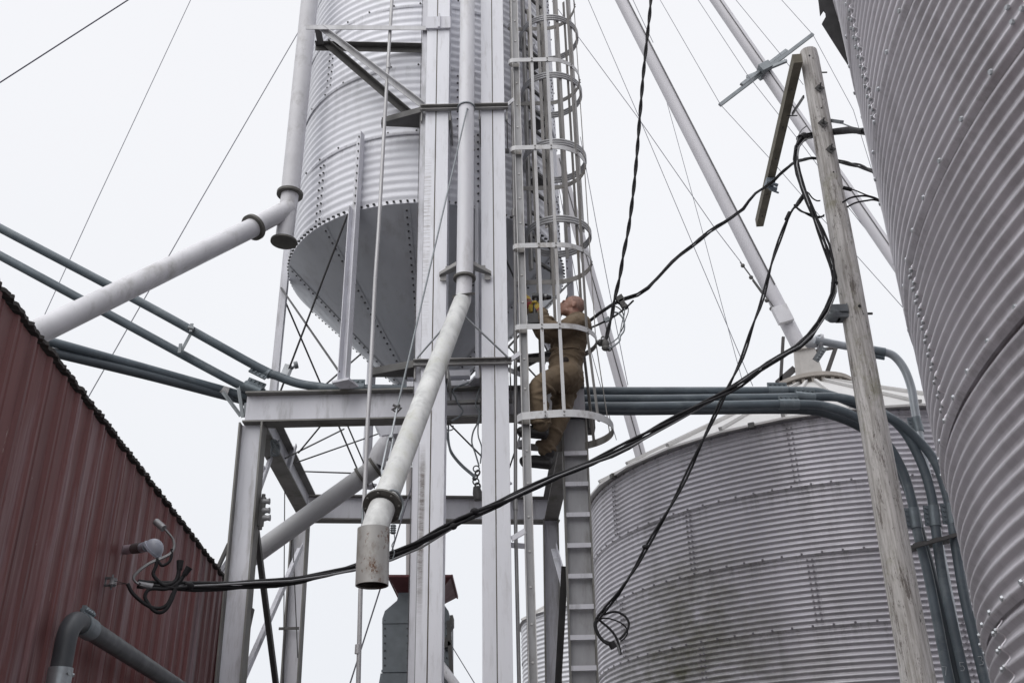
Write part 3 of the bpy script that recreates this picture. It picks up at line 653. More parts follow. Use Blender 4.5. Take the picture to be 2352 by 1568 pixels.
k = MB(); k.pipe([q0, q1], rS*.95, .006, 32); k.build('branch_tube', SPOUT, ls)
k = MB(); k.pipe([q1+(q3-q1)*t for t in np.linspace(0, 1, 10)], rS*.98, .006, 36); k.build('slant_tube', SPOUT, ls)
k = MB(); k.ring(q1, q1-q0, rS*.9, rS*1.38, .035, 36); k.build('flange', FLANGE, ls)
# truss that ties the riser to the elevator leg
TR = mat('brace_angle_white', (.60, .60, .62), .5, 0, .08, 3, dirt=GRIME, dirt_amt=.5)  # side light and underside shade painted in: front angles white, back ones dark
zT = PY(985, 62, LY)[2]; zL = PY(962, 242, LY)[2]
a = PZ(704, 63, zT); b = V(xl(zT)-.0, LY+.02, zT); k = MB(); k.angle(a, b, .06, .008, (0, 0, 1), 1); k.build('tie_angle', TR, ls)
a2 = PZ(724, 100, zT); b2 = V(xl(zT)-.04, LY+.28, zT); k = MB(); k.angle(a2, b2, .075, .008, (0, 0, 1), -1); k.build('tie_angle', DARKSTEEL, ls)
k = MB(); k.beam(a+V(.12, 0, -.005), a2+V(.06, 0, -.01), .07, .012); k.build('tie_angle', DARKSTEEL, ls)
k = MB(); k.angle(PZ(738, 66, zT), V(xl(zL)-.03, LY+.02, zL), .055, .007, (0, 1, 0)); k.build('tie_angle', TR, ls)
k = MB(); k.angle(PZ(750, 102, zT), V(xl(zL)-.07, LY+.3, zL-.02), .07, .008, (0, 1, 0)); k.build('tie_angle', DARKSTEEL, ls)

# ------------------------------------------------------------------ rear spout under the cone
rs = thing('grain_spout', PY(880, 1000, 9.9), 'grey spout elbowing from below the hopper cone and sloping left behind the front post', 'grain spout')
r0, r1, r2 = PY(872, 1042, 9.75), PY(836, 1092, 9.75), PY(560, 1290, 9.95)
k = MB(); k.pipe([r1+(r2-r1)*t for t in np.linspace(-.12, 1.35, 8)], .1, .006, 32); k.build('slant_tube', mat('grey_rear_tube', (.46, .46, .475), .5, 0, .07, 2, dirt=GRIME, dirt_amt=.3, speck=(RUST, 3.5, .66)), rs)
k = MB(); k.pipe(smooth_path([r1+(r1-r2)*.10, r0, PY(892, 1012, 9.85)], 5), .095, .006, 32); k.build('elbow', SPOUT, rs)
k = MB(); ee = PY(905, 990, 9.9); k.obox(ee, (.16, 0, .02), (0, .16, 0), (-.05, 0, .09)); k.box(HX-.2, HX+.2, HY-.2, HY+.2, ee[2]+.05, zc-.13); k.build('transition', WPOST, rs)
for t in (-.10, .02):
    k = MB(); c = r1+(r2-r1)*t; k.ring(c, r2-r1, .098, .118, .03, 32); k.build('band_clamp', FLANGE, rs)

# ------------------------------------------------------------------ long roof spouts on the right
def roof_spout(label, a, b, Ya, Yb, r, m=SPOUTFAR, ext=.0, cable=None):
    t = thing('grain_spout', PY(*b, Yb), label, 'grain spout', 'long spouts slanting down to the bins')
    p, q = PY(*a, Ya), PY(*b, Yb); k = MB(); k.tube([p+(q-p)*s for s in np.linspace(-.12, 1+ext, 14)], r, 28); k.build('tube', m, t)
    return t, p, q
sA, pa, qa = roof_spout('long grey spout slanting down to the roof peak of the broad bin', (1428, 0), (1838, 800), 16.2, 15.85, .135)
k = MB(); d = nrm(qa-pa); off = V(.10, -.11, .0)
k.tube([pa+(qa-pa)*s+V(.06, -.135, .03) for s in np.linspace(-.1, .86, 12)], .012, 6); k.build('stay_wire', RODM, sA)
c = PY(1797, 722, 15.7); k = MB(); k.obox(c, d*.17, nrm(np.cross(d, (0, 1, 0)))*.14, (0, .05, 0)); k.build('clamp_plate', SPOUT, sA)
sB, pb, qb = roof_spout('farther long grey spout crossing behind the pole top with a cross shaped spreader', (1645, 0), (2062, 606), 19.5, 18.6, .15, ext=.5)
k = MB(); k.tube([pb+(qb-pb)*s+V(-.02, -.16, .02) for s in np.linspace(-.1, 1.3, 10)], .012, 6); k.build('stay_wire', RODM, sB)
sp = MB(); ys = 19.2
for a, b, Ya, Yb_, ww in (((1653, 242), (1867, 79), 19.1, 19.1, .085), ((1703, 195), (1806, 116), 18.7, 19.6, .08), ((1715, 178), (1807, 140), 19.4, 18.7, .08)):
    sp.beam(PY(*a, Ya), PY(*b, Yb_), ww, .06, (0, 1, 0))
c = PY(1755, 162, 19.1); sp.obox(c, (.05, 0, -.09), (.13, 0, .075), (0, .2, 0)); sp.build('spreader', GALVD, sB)
sC, pc, qc = roof_spout('grey spout slanting down behind the ladder cage to beyond the bin roof', (1300, 430), (1474, 1055), 19.0, 20.5, .125, ext=.3)
k = MB(); k.tube([pc+(qc-pc)*s+V(.0, -.14, .0) for s in np.linspace(-.1, 1.2, 8)], .012, 6); k.build('stay_wire', RODM, sC)

# ------------------------------------------------------------------ caged ladder the worker stands on
Yn, Yfl = 7.88, 8.56; XR = .105
lad = thing('caged_ladder', (XR, 8.22, 0), 'tall steel ladder with riveted hoop cage where the worker climbs', 'ladder')
xmax = PY(1371, 784, 8.2)[0]; RC = (Yfl-Yn)/2; YC = (Yn+Yfl)/2; XS = xmax-RC
zbot = PY(1250, 957, Yn)[2]; zs = [zbot, PY(1250, 749, Yn)[2], PY(1250, 563, Yn)[2], PY(1250, 338, Yn)[2], PY(1250, 137, Yn)[2]]; zs += [zs[-1]+1.1]
RWEB = mat('grimy_rail_web', (.36, .36, .37), .55, .1, .15, 3, (1, 1, .5), (.10, .085, .065), .9, 3, (2, 2, .5), (RUST, 16, .66))
RAILM = mat('worn_ladder_rail', (.54, .535, .53), .5, .1, .08, 4, (1, 1, .4), (.16, .13, .10), .75, 5, (2, 2, .35), (RUST, 16, .66))
yr0, yr1 = Yn+.10, Yfl-.12
for yy, s_ in ((yr0, 1), (yr1, -1)):
    k = MB(); zt = 13
    k.cur = 1; k.box(XR-.0285, XR+.0285, yy-.004, yy+.004, 0, zt); k.cur = 0; k.box(XR-.036, XR-.029, yy-.042, yy-.0045, 0, zt); k.box(XR+.029, XR+.036, yy-.042, yy-.0045, 0, zt)
    for z in np.arange(.3, zt, .29): k.bolt((XR, yy-.004, z), (0, -1, 0), .012, .008)
    k.build('rail', RAILM, lad, mat2=RWEB)
for z in np.arange(.3, 13, .29):
    k = MB(); k.tube([(XR, yr0+.005, z), (XR, yr1-.005, z)], .013, 8); k.build('rung', CAGEM, lad)
def hoop(z, h=.052, grow=0., m=HOOPM, par=lad):
    # flat bar bent round in a U; starts with a rolled end at the near rail
    pts = []
    rc = RC+grow
    pts += [(XR+.035, Yn+.075), (XR-.03, Yn+.075), (XR-.062, Yn+.062), (XR-.075, Yn+.035), (XR-.062, Yn+.01), (XR-.03, Yn-grow*.4)]
    pts += [(XR+.1, Yn-grow*.7), (XS-.05, Yn-grow)]
    for t in np.linspace(-90, 90, 25): pts.append((XS+(rc*1.0)*math.cos(R(t))*(1+grow*.9), YC+rc*math.sin(R(t))))
    pts += [(XS-.05, Yfl+grow), (XR+.1, Yfl+grow*.6), (XR-.03, Yfl), (XR-.062, Yfl-.01), (XR-.075, Yfl-.035), (XR-.062, Yfl-.062), (XR-.03, Yfl-.075), (XR+.035, Yfl-.075)]
    k = MB(); th = .0055; n_ = len(pts); vs = []
    for i in range(n_):
        a = np.array(pts[max(i-1, 0)]); b = np.array(pts[min(i+1, n_-1)]); d = (b-a)/np.linalg.norm(b-a); nn = np.array([d[1], -d[0]])
        for zz in (z-h/2, z+h/2):
            for s_ in (-1, 1): q = np.array(pts[i])+nn*s_*th/2; vs.append((q[0], q[1], zz))
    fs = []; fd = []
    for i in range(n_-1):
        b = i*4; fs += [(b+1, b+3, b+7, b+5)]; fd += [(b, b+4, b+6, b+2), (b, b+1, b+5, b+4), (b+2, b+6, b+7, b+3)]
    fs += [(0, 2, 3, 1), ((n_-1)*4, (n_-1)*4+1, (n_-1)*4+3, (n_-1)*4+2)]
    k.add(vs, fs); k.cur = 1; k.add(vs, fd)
    return k
bars = [(XR+.165, Yn, 0, -1), (XS-.015, Yn, 0, -1)]
for t in (-45, 0, 45): bars.append((XS+RC*math.cos(R(t)), YC+RC*math.sin(R(t)), math.cos(R(t)), math.sin(R(t))))
bars += [(XS-.02, Yfl, 0, 1), (XR+.165, Yfl, 0, 1)]
for i, z in enumerate(zs):
    k = hoop(z, .052 if i else .068, .07 if i == 0 else 0)
    for bx_, by_, nx_, ny_ in bars:
        g_ = .07 if i == 0 else 0
        for dz in (-.017, .017): k.bolt((bx_+nx_*(.004+g_), by_+ny_*(.004+g_), z+dz), (nx_, ny_, 0), .009, .007)
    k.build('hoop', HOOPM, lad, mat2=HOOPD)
BARN2 = mat('pale_cage_bar', (.46, .46, .47), .5, .1, .1, 4, (1, 1, .4), (.15, .12, .09), .8, 4, (2, 2, .3), (RUST, 16, .66))
BARM = mat('cage_bar_steel', (.22, .21, .20), .5, .25, .14, 5, (1, 1, .5), (.15, .12, .085), .7, 4, (1, 1, .3), (RUST, 14, .67))
for i, (bx_, by_, nx_, ny_) in enumerate(bars):
    k = MB(); o_ = -.008; t_ = V(-ny_, nx_, 0); n_ = V(nx_, ny_, 0)
    c0 = V(bx_, by_, zs[1])+n_*o_; c1 = V(bx_, by_, zs[-1]+.3)+n_*o_; cb_ = V(bx_, by_, zs[0]-.03)+n_*(o_+.07)
    k.beam(c0, c1, .030, .006, n_); k.beam(cb_, c0, .030, .006, n_); k.build('cage_bar', BARM if i not in (0, 1) else BARN2, lad)
# stand-off brackets to the elevator leg
for z in (z1_+.03, z2_+.02, zs[0]-1.0):
    for yy in (yr0, yr1):
        k = MB(); k.beam((xl(z, 1, xR)+.005, 8.02 if yy == yr0 else 8.2, z-.02), (XR-.03, yy-.02, z+.03), .012, .045); k.build('standoff', WHITE2, lad)

# bin ladder with its own ribbed cage, farther back
l2 = thing('caged_ladder', (.3, 8.8, 0), 'farther ladder fixed to the hopper bin wall with ribbed round cage hoops', 'ladder')
th0 = R(51); c2 = V(HX+1.885*math.sin(th0), HY-1.885*math.cos(th0), 0); RC2 = .335
zl0, zl1 = 6.9, 13
for A in (R(45), R(58)):
    k = MB(); p = V(HX+1.66*math.sin(A), HY-1.66*math.cos(A), 0); n2 = V(math.sin(A), -math.cos(A), 0); t2 = V(math.cos(A), math.sin(A), 0)
    k.obox(p+V(0, 0, (zl0+zl1)/2), n2*.03, t2*.006, V(0, 0, (zl1-zl0)/2)); k.obox(p+n2*.027-t2*.012+V(0, 0, (zl0+zl1)/2), n2*.003, t2*.018, V(0, 0, (zl1-zl0)/2)); k.build('rail', CAGEM, l2)
for z in np.arange(zl0+.15, zl1, .29):
    pa_, pb_ = (V(HX+1.66*math.sin(A), HY-1.66*math.cos(A), z) for A in (R(45), R(58))); k = MB(); k.beam(pa_, pb_, .03, .028); k.build('rung', DARKSTEEL, l2)
for v in (90, 220, 372, 545):
    z = PY(1272, v, 8.72)[2]; k = MB()
    for dz in (-.03, 0, .03): k.tube([c2+V(RC2*math.cos(t), RC2*math.sin(t), z+dz) for t in np.linspace(0, 2*math.pi, 40, endpoint=False)], .0125, 6, closed=True)
    for dz in (-.03, 0, .03): pass
    k.build('hoop', mat('ribbed_hoop', (.50, .50, .51), .45, .3, .08, 6, dirt=GRIME, dirt_amt=.4) if v == 90 else bpy.data.materials['ribbed_hoop'], l2)
for t in (-75, -35, 0, 35, 75, 110):
    a = th0-math.pi/2+R(t); n2 = V(math.cos(a), math.sin(a), 0); z0_ = PY(1272, 560, 8.72)[2]
    k = MB(); k.beam(c2+n2*(RC2-.016)+V(0, 0, z0_), c2+n2*(RC2-.016)+V(0, 0, zl1), .034, .007, n2); k.build('cage_bar', CAGEM, l2)
for z in (8.1, 8.9, 9.8):
    a = R(51); k = MB(); p = V(HX+1.56*math.sin(a), HY-1.56*math.cos(a), z); n2 = V(math.sin(a), -math.cos(a), 0); t2 = V(math.cos(a), math.sin(a), 0)
    k.prism([p-t2*.06, p+t2*.10, p+t2*.12+n2*.16, p-t2*.12+n2*.16], (0, 0, 1), .01); k.build('standoff', DARKSTEEL, l2)

# ------------------------------------------------------------------ electrical conduits
CG = 'long grey conduits crossing the yard'
def coupling(par, p, d, r, ln=.19, up=(0, 0, 1)):
    k = MB(); d = nrm(d); k.tube([p-d*ln/2, p+d*ln/2], r*1.18, 20)
    u = np.asarray(up, float); u = nrm(u-d*np.dot(u, d)); k.obox(p+u*(r*1.18+.018), d*ln/2, u*.021, nrm(np.cross(d, u))*.009)
    for q in (-.36, -.12, .12, .36): k.bolt(p+d*ln*q+u*(r*1.18+.018)+nrm(np.cross(d, u))*-.011, -nrm(np.cross(d, u)), .0125, .010); k.bolt(p+d*ln*q+u*(r*1.18+.018)+nrm(np.cross(d, u))*.011, nrm(np.cross(d, u)), .0125, .010)
    return k.build('coupling', PVCJ, par)
CR = .043; CYY = 8.78
def conduit(label, pts, coups, r=CR, m=PVC):
    P = [PY(*p) for p in pts]; t = thing('conduit', P[len(P)//2], label, 'conduit', CG)
    k = MB(); k.tube(smooth_path(P, 8), r, 20, True); k.build('tube', m, t)
    for (u, v, Y, du, dv, upv) in coups:
        p = PY(u, v, Y); coupling(t, p, PY(u+du, v+dv, Y)-p, r, .19, upv)
    return t
up_ = (0, 0, 1)
conduit('uppermost grey conduit, sloping in from the left and levelling over the frame beam',
        [(-260, 387, 8.05), (0, 524, 8.2), (334, 700, 8.5), (590, 842, 8.75), (636, 863, CYY), (684, 880, CYY), (734, 888, CYY), (800, 892, CYY), (1200, 896, 8.92), (1335, 898, 8.95), (1700, 898, 8.95), (1851, 898, 8.95), (1901, 905, 8.93), (1960, 926, 8.9), (2050, 962, CYY), (2108, 1010, CYY), (2150, 1065, CYY), (2178, 1150, CYY), (2196, 1260, CYY), (2217, 1379, CYY), (2256, 1540, CYY), (2300, 1730, CYY)],
        [(1786, 898, 8.95, 10, 0, up_), (815, 891, CYY, 10, 0, up_), (602, 850, CYY, 10, 5, (0, -.4, -1)), (2186, 1180, CYY, 4, 24, (-1, 0, 0)), (2245, 1430, CYY, 4, 20, (-1, 0, 0))])
conduit('second grey conduit from the top at left, clamped under the uppermost one',
        [(-260, 448, 8.1), (0, 587, 8.25), (250, 722, 8.5), (550, 884, 8.85), (600, 900, 8.9), (680, 908, 8.92), (1335, 916, 8.86), (1700, 914, 8.86), (1840, 912, 8.82), (1930, 913, 8.82), (2010, 938, 8.82), (2072, 985, 8.82), (2115, 1060, 8.82), (2140, 1140, 8.82), (2149, 1212, 8.82), (2166, 1329, 8.82), (2210, 1529, 8.82), (2250, 1700, 8.82)],
        [(1849, 912, 8.82, 10, 1, up_), (582, 892, 8.85, 10, 4, (0, 0, 1)), (2146, 1185, 8.82, 3, 24, (-1, 0, 0))])
conduit('third grey conduit, upper of the pair sloping up from behind the red barn',
        [(-40, 743, 7.6), (117, 785, 7.8), (300, 836, 8.3), (500, 892, 8.85), (567, 908, 8.95), (700, 926, 9.0), (1335, 933, 8.74), (1600, 931, 8.74), (1830, 928, 8.74), (1905, 935, 8.74), (1980, 965, 8.8), (2035, 1015, 8.84), (2075, 1085, 8.88), (2098, 1165, 8.88), (2108, 1225, 8.88), (2134, 1329, 8.88), (2170, 1512, 8.88), (2210, 1700, 8.88)],
        [(1812, 928, 8.74, 10, 0, up_), (2101, 1190, 8.88, 4, 24, (-1, 0, 0))])
conduit('fourth grey conduit, lowest and darkest of the bundle crossing to the pole',
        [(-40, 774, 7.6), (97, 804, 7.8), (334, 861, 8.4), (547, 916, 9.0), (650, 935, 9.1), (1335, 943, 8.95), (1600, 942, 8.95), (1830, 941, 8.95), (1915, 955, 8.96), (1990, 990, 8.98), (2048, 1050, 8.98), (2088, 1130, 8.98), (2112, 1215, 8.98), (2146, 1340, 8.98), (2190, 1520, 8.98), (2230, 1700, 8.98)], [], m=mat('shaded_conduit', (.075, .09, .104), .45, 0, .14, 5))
# strap joining the two upper pipes, and angle supports at the frame end
ct = MB(); a, b = PY(443, 757, 8.60), PY(417, 805, 8.62); ct.beam(a, b, .03, .008, (0, 1, 0)); ct.tube([a+V(-.03, -.05, 0), a+V(.03, -.05, -.02)], .02, 8); ct.beam(a+V(0, -.05, .04), a+V(0, -.05, -.05), .03, .012, (0, 1, 0)); ct.beam(b+V(0, -.05, .05), b+V(0, -.05, -.05), .03, .012, (0, 1, 0))
tag(ct.build('pipe_strap', GALVD), 'short grey strap hanging the second conduit from the uppermost one', 'pipe strap')
ps = thing('pipe_support', PY(560, 960, 8.7), 'small galvanised angle bracket holding the conduits at the left end of the frame beam', 'bracket')
for a, b, Ya in (((548, 890), (558, 958), 8.62), ((512, 900), (553, 955), 8.75), ((566, 925), (562, 958), 8.72)):
    k = MB(); k.angle(PY(*a, Ya), PY(*b, Ya), .036, .006, (0, 1, 0)); k.build('strut', GALVD, ps)
wr = MB(); a = PY(470, 885, 8.82); b = PY(525, 900, 8.9); d = b-a; wr.tube([a, b], CR*1.1, 20)
tag(wr.build('pipe_wrap', mat('white_tape_wrap', (.55, .54, .54), .6, 0, .12, 9)), 'pale tape wrap on the conduit just left of the frame', 'tape wrap')
# roof conduit: bright pipe from the roof fan, bending down beyond the pole
rc_ = thing('conduit', PY(1990, 800, 9.2), 'bright grey conduit from the bin roof bending down beyond the pole', 'conduit', CG)
P = [PY(u, v, 9.6) for u, v in ((1872, 780), (1890, 784), (1940, 794), (2000, 803), (2030, 808), (2054, 818), (2077, 847), (2093, 890), (2101, 937), (2110, 990), (2119, 1045), (2135, 1120), (2155, 1240), (2185, 1400), (2215, 1560), (2240, 1700))]
k = MB(); k.tube(smooth_path(P, 6), .043, 20); k.build('tube', mat('bright_conduit', (.40, .43, .46), .38, .2, .14, 5, dirt=(.2, .22, .24), dirt_amt=.5), rc_)
coupling(rc_, PY(2019, 807, 9.6), P[4]-P[3], .043, .12, (0, 0, -1)); coupling(rc_, PY(2107, 975, 9.6), V(.05, 0, -1), .043, .16, (-1, 0, 0))
k = MB(); k.tube([PY(1858, 785, 9.8), PY(1884, 783, 9.65)], .07, 20); k.ring(PY(1884, 784, 9.64), P[1]-P[0], .03, .085, .03, 24); k.build('entry_hub', mat('hub_steel', (.52, .53, .55), .4, .3, .1, 6), rc_)
k = MB(); k.beam(PY(1893, 798, 9.55), PY(1873, 828, 9.6), .07, .03, (0, 1, 0))
for q in range(4): k.bolt(PY(1890-q*4, 806+q*6, 9.5), (.6, -1, 0), .018, .02)
k.build('clamp', GALVD, rc_)
# handwritten numbers on the down conduits
CH = mat('chalk_mark', (.42, .44, .46), .9, 0, .2, 30)
def glyph(strokes, u, v, Y, sc_, tilt=.18):
    k = MB()
    for st in strokes: k.tube([PY(u+x*sc_+y*sc_*tilt, v+y*sc_, Y) for x, y in st], .0028, 5)
    return k
for s_, u, v, Y in (([[(-.5, -1), (.5, -1), (0, 1)]], 2170, 1540, 8.83), ([[(.5, -1), (-.4, -1), (-.45, -.1), (.2, -.2), (.5, .3), (.2, .9), (-.5, .9)]], 2210, 1530, 8.77), ([[(-.5, -.9), (.2, -1), (.4, -.6), (0, -.1), (.5, .3), (.3, .9), (-.5, 1)]], 2253, 1516, 8.73)):
    par = [o for o in bpy.data.objects if o.name.startswith('conduit') and o.get('category') == 'conduit' and o.get('group') == CG]
    dst = par[2] if u == 2170 else par[1] if u == 2210 else par[0]
    glyph(s_, u, v, Y, 10).build('number_mark', CH, dst)
# bracket across the down conduits
sb = thing('conduit_clamp', PY(2140, 1240, 8.75), 'dark steel bracket strapping the vertical conduits together beside the pole', 'bracket')
k = MB(); a, b = PY(2092, 1257, 8.72), PY(2196, 1228, 8.72); k.beam(a, b, .03, .05, (0, 1, 0)); k.build('bar', DARKSTEEL, sb)
k = MB(); k.beam(PY(2092, 1262, 8.98), PY(2200, 1236, 8.98), .04, .06, (0, 1, 0)); k.build('bar', DARKSTEEL, sb)
for u, v in ((2112, 1250), (2152, 1241), (2188, 1232)):
    c = PY(u, v, 8.83); k = MB(); k.ring(c, (.15, 0, -1), .045, .056, .035, 20); k.build('pipe_clip', DARKSTEEL, sb)

# ------------------------------------------------------------------ wooden utility pole
PLY = 8.0
up0 = PY(2122, 1650, PLY); ptop = PY(1857, 120, PLY)
dp = nrm(ptop-PY(2110, 1568, PLY)); base_p = ptop-dp*((ptop[2]+.6)/dp[2])
pole = thing('utility_pole', base_p*V(1, 1, 0), 'weathered grey wooden utility pole leaning a little, with a square timber arm at its top', 'utility pole')
k = MB(); n_ = 90; pp = [base_p+(ptop-base_p)*t for t in np.linspace(0, 1, n_)]
ph = rng.uniform(0, 6, 12)
vs = []; seg = 40; ax_ = nrm(np.cross(dp, (0, 1, 0))); ay_ = np.cross(dp, ax_)
for i, p in enumerate(pp):
    t = i/(n_-1); r_ = .148+(.093-.148)*t
    if i == n_-1: r_ *= .93
    for q in range(seg):
        a = 2*math.pi*q/seg
        wv = 1+.016*math.sin(3*a+ph[0]+t*5)+.012*math.sin(2*a+ph[5]+t*14)+.010*math.sin(7*a+ph[1]+t*9)+.007*math.sin(13*a+ph[2]-t*20)+.012*math.sin(t*31+ph[3])*math.sin(a+ph[4])
        vs.append(p+(ax_*math.cos(a)+ay_*math.sin(a))*r_*wv)
k.add(vs, [(i*seg+q, i*seg+(q+1) % seg, (i+1)*seg+(q+1) % seg, (i+1)*seg+q) for i in range(n_-1) for q in range(seg)], True)
k.add(vs[-seg:], [tuple(range(seg))]); pob = k.build('shaft', WOOD, pole)
def on_pole(u, v, off=.0):
    p = PY(u, v, PLY); t = np.dot(p-base_p, dp)/np.linalg.norm(ptop-base_p); return p+V(0, -(.148-.055*t)-off, 0)
for u, v in ((1884, 220), (1884, 300), (1900, 360)):       # square washers with bolt ends
    u = {220: 1876, 300: 1883, 360: 1901}[v]; c = on_pole(u, v, .016); k = MB(); k.obox(c, (.026, 0, .026), (0, .004, 0), (-.026, 0, .026)); k.tube([c, c+V(.0, -.06, .02)], .009, 8); k.tube([c+V(0, -.005, 0), c+V(0, -.02, .004)], .016, 6); k.build('bolt', DARKSTEEL, pole)
for u, v in ((1854, 142), (1881, 263), (1908, 410), (1966, 716)):
    c = on_pole(u, v, -.006); k = MB(); k.tube([c, c+V(0, -.008, 0)], .009 if v < 700 else .014, 8); k.build('bolt_hole', CABLE, pole)
k = MB(); c = PY(1881, 167, PLY); k.tube([c+V(-.02, 0, 0), c+V(.085, 0, 0)], .008, 8); k.ring(c+V(.005, 0, 0), (1, 0, 0), .004, .025, .01, 10); k.build('bolt', DARKSTEEL, pole)
k = MB(); c = PY(2000, 720, PLY); k.tube([c+V(-.03, 0, 0), c+V(.015, 0, 0)], .012, 8); k.build('bolt', DARKSTEEL, pole)
# square arm running back from the pole top
zA = PY(1832, 150, PLY-.05)[2]; aN, aF = PZ(1829, 142, zA), PZ(1744, 512, zA)
k = MB(); k.beam(aN+V(0, -.05, 0), aF, .092, .115)
arm = k.build('crossarm', TIMB, pole)
for t in (.12, .33, .52, .76, .92):
    c = aN+(aF-aN)*t+V(0, 0, -.0585); k = MB(); k.tube([c, c+V(0, 0, -.012)], .010, 8); k.build('bolt', DARKSTEEL, arm)
k = MB(); k.beam(PY(1846, 222, PLY+.05), PZ(1820, 262, zA-.06), .014, .03); k.tube([PZ(1819, 266, zA-.06)+V(-.05, 0, 0), PZ(1819, 266, zA-.06)+V(.06, 0, 0)], .007, 6); k.build('arm_brace', RODM, pole)
k = MB(); c = PZ(1768, 420, zA-.1)
k.obox(c, (.05, 0, 0), (0, .07, 0), (0, 0, .03)); k.tube([c+V(.0, .05, -.04), c+V(.09, .05, -.06)], .028, 8); k.tube([c+V(.0, -.05, -.04), c+V(.08, -.04, -.07)], .02, 8); k.tube([c+V(.03, .08, -.05), c+V(.12, .1, -.08)], .012, 6); k.build('suspension_clamp', mat('blue_grey_clamp', (.22, .26, .30), .5, .3, .2, 12), arm)
# galvanised dead-end bracket on the pole
db = thing('service_bracket', PY(1920, 720, PLY), 'galvanised clevis bracket holding a round spool on the left flank of the pole', 'bracket')
k = MB(); c = PY(1921, 716, PLY-.02); k.obox(c+V(0, 0, .035), (.085, 0, 0), (0, .075, 0), (0, 0, .004)); k.obox(c+V(.0, -.075, -.0), (.085, 0, 0), (0, .004, 0), (0, 0, .035)); k.obox(c+V(.083, 0, 0), (.004, 0, 0), (0, .07, 0), (0, 0, .05)); k.build('clevis', GALVD, db)
k = MB(); k.tube([c+V(-.03, 0, -.01), c+V(-.03, 0, -.025), c+V(-.03, 0, -.055), c+V(-.03, 0, -.085)], [.075, .082, .082, .055], 20); k.obox(c+V(.04, 0, -.05), (.045, 0, 0), (0, .06, 0), (0, 0, .035)); k.build('spool', GALVD, db)

# ------------------------------------------------------------------ overhead cables
def bundle(pts, n, r, spread, tw, m=CABLE, sm=8, seed=0):
    """n insulated strands that wind loosely round each other along a path"""
    P = smooth_path([PY(*p) for p in pts], sm); k = MB(); Ln = np.cumsum([0]+[np.linalg.norm(P[i+1]-P[i]) for i in range(len(P)-1)])
    rg = np.random.default_rng(seed)
    # resample finely
    N_ = int(max(20, Ln[-1]/max(tw/10, .03))); N_ = min(N_, 420); s = np.linspace(0, Ln[-1], N_); A = np.array(P); Q = np.stack([np.interp(s, Ln, A[:, i]) for i in range(3)], 1)
    T = np.gradient(Q, axis=0); T /= np.linalg.norm(T, axis=1)[:, None]
    a = np.cross(T, np.array([0, 1, 0.])); a /= np.linalg.norm(a, axis=1)[:, None]; b = np.cross(T, a)
    for q in range(n):
        ph_ = 2*math.pi*q/n; wob = 1+.35*np.sin(s*1.7+rg.uniform(0, 6))+.25*np.sin(s*4.1+rg.uniform(0, 6)) if tw > .6 else 1
        an = 2*math.pi*s/tw+ph_; off = (a*np.cos(an)[:, None]+b*np.sin(an)[:, None])*spread*(wob[:, None] if tw > .6 else 1)
        k.tube(list(Q+off), r, 7)
    return k, Q
# twisted service drop from above
k, Q = bundle([(1498, -90, 7.3), (1495, 0, 7.4), (1485, 100, 7.5), (1478, 167, 7.56), (1471, 250, 7.64), (1459, 400, 7.78), (1445, 517, 7.9), (1432, 584, 7.95), (1424, 634, 8.0), (1411, 690, 8.05), (1406, 722, 8.08), (1397, 757, 8.1), (1391, 786, 8.12)], 2, .0108, .0085, .42)
td = thing('service_drop', Q[-1], 'black twisted cable hanging from above down to the insulator on the ladder cage', 'power cable')
k.build('cable', CABLE, td)
k = MB(); c = PY(1391, 790, 8.12); k.tube([PY(1372, 787, 8.2), c], .013, 8); k.tube([PY(1378, 787, 8.16)-V(.0, 0, .0), PY(1384, 787, 8.14)], .035, 12); k.ell(c, .035, .03, .05); k.ell(c+V(.0, 0, -.04), .04, .03, .03)
k.ring(c+V(.03, 0, -.05), (.2, 1, 0), .014, .024, .012, 12); k.ring(c+V(-.02, 0, .06), (.2, 1, 0), .012, .022, .012, 12); k.build('insulator_clamp', DARKSTEEL, td)
k = MB(); k.tube([PY(u, v, 8.12) for u, v in ((1396, 790), (1408, 785), (1418, 777), (1424, 765), (1429, 740), (1434, 722), (1435, 708))], .006, 6)
k.tube(smooth_path([PY(u, v, 8.1) for u, v in ((1410, 717), (1420, 719), (1430, 730), (1434, 745), (1433, 760), (1425, 772), (1423, 783), (1410, 794), (1398, 800))], 6), .008, 6); k.build('jumper_loop', GALVD, td)
# two-strand cable from the pole down to behind the worker, and on to the bin
k, Q = bundle([(2030, 410, 6.9), (2012, 398, 7.2), (1975, 382, 7.6), (1925, 371, 8.1), (1890, 364, 8.25), (1857, 364, 8.3), (1827, 372, 8.7), (1800, 393, 9.0), (1769, 422, 9.35), (1730, 448, 9.3), (1707, 480, 9.25), (1680, 500, 9.2), (1644, 523, 9.1), (1602, 554, 9.0), (1545, 601, 8.9), (1502, 647, 8.8), (1472, 672, 8.75), (1425, 690, 8.7), (1379, 717, 8.65), (1350, 740, 8.62)], 3, .0098, .011, 1.6, seed=3)
sc2 = thing('service_cable', Q[-1], 'black cable sagging from the timber arm down to the back of the ladder cage', 'power cable'); k.build('cable', CABLE, sc2)
k = MB(); c = PY(1428, 690, 8.68); k.obox(PY(1424, 687, 8.68), (.03, 0, .02), (0, .025, 0), (-.015, 0, .03)); k.beam(PY(1425, 690, 8.68), PY(1435, 706, 8.68), .05, .05); k.ell(PY(1436, 705, 8.68), .03, .03, .03); k.build('splice_clamp', DARKSTEEL, sc2)
k = MB()
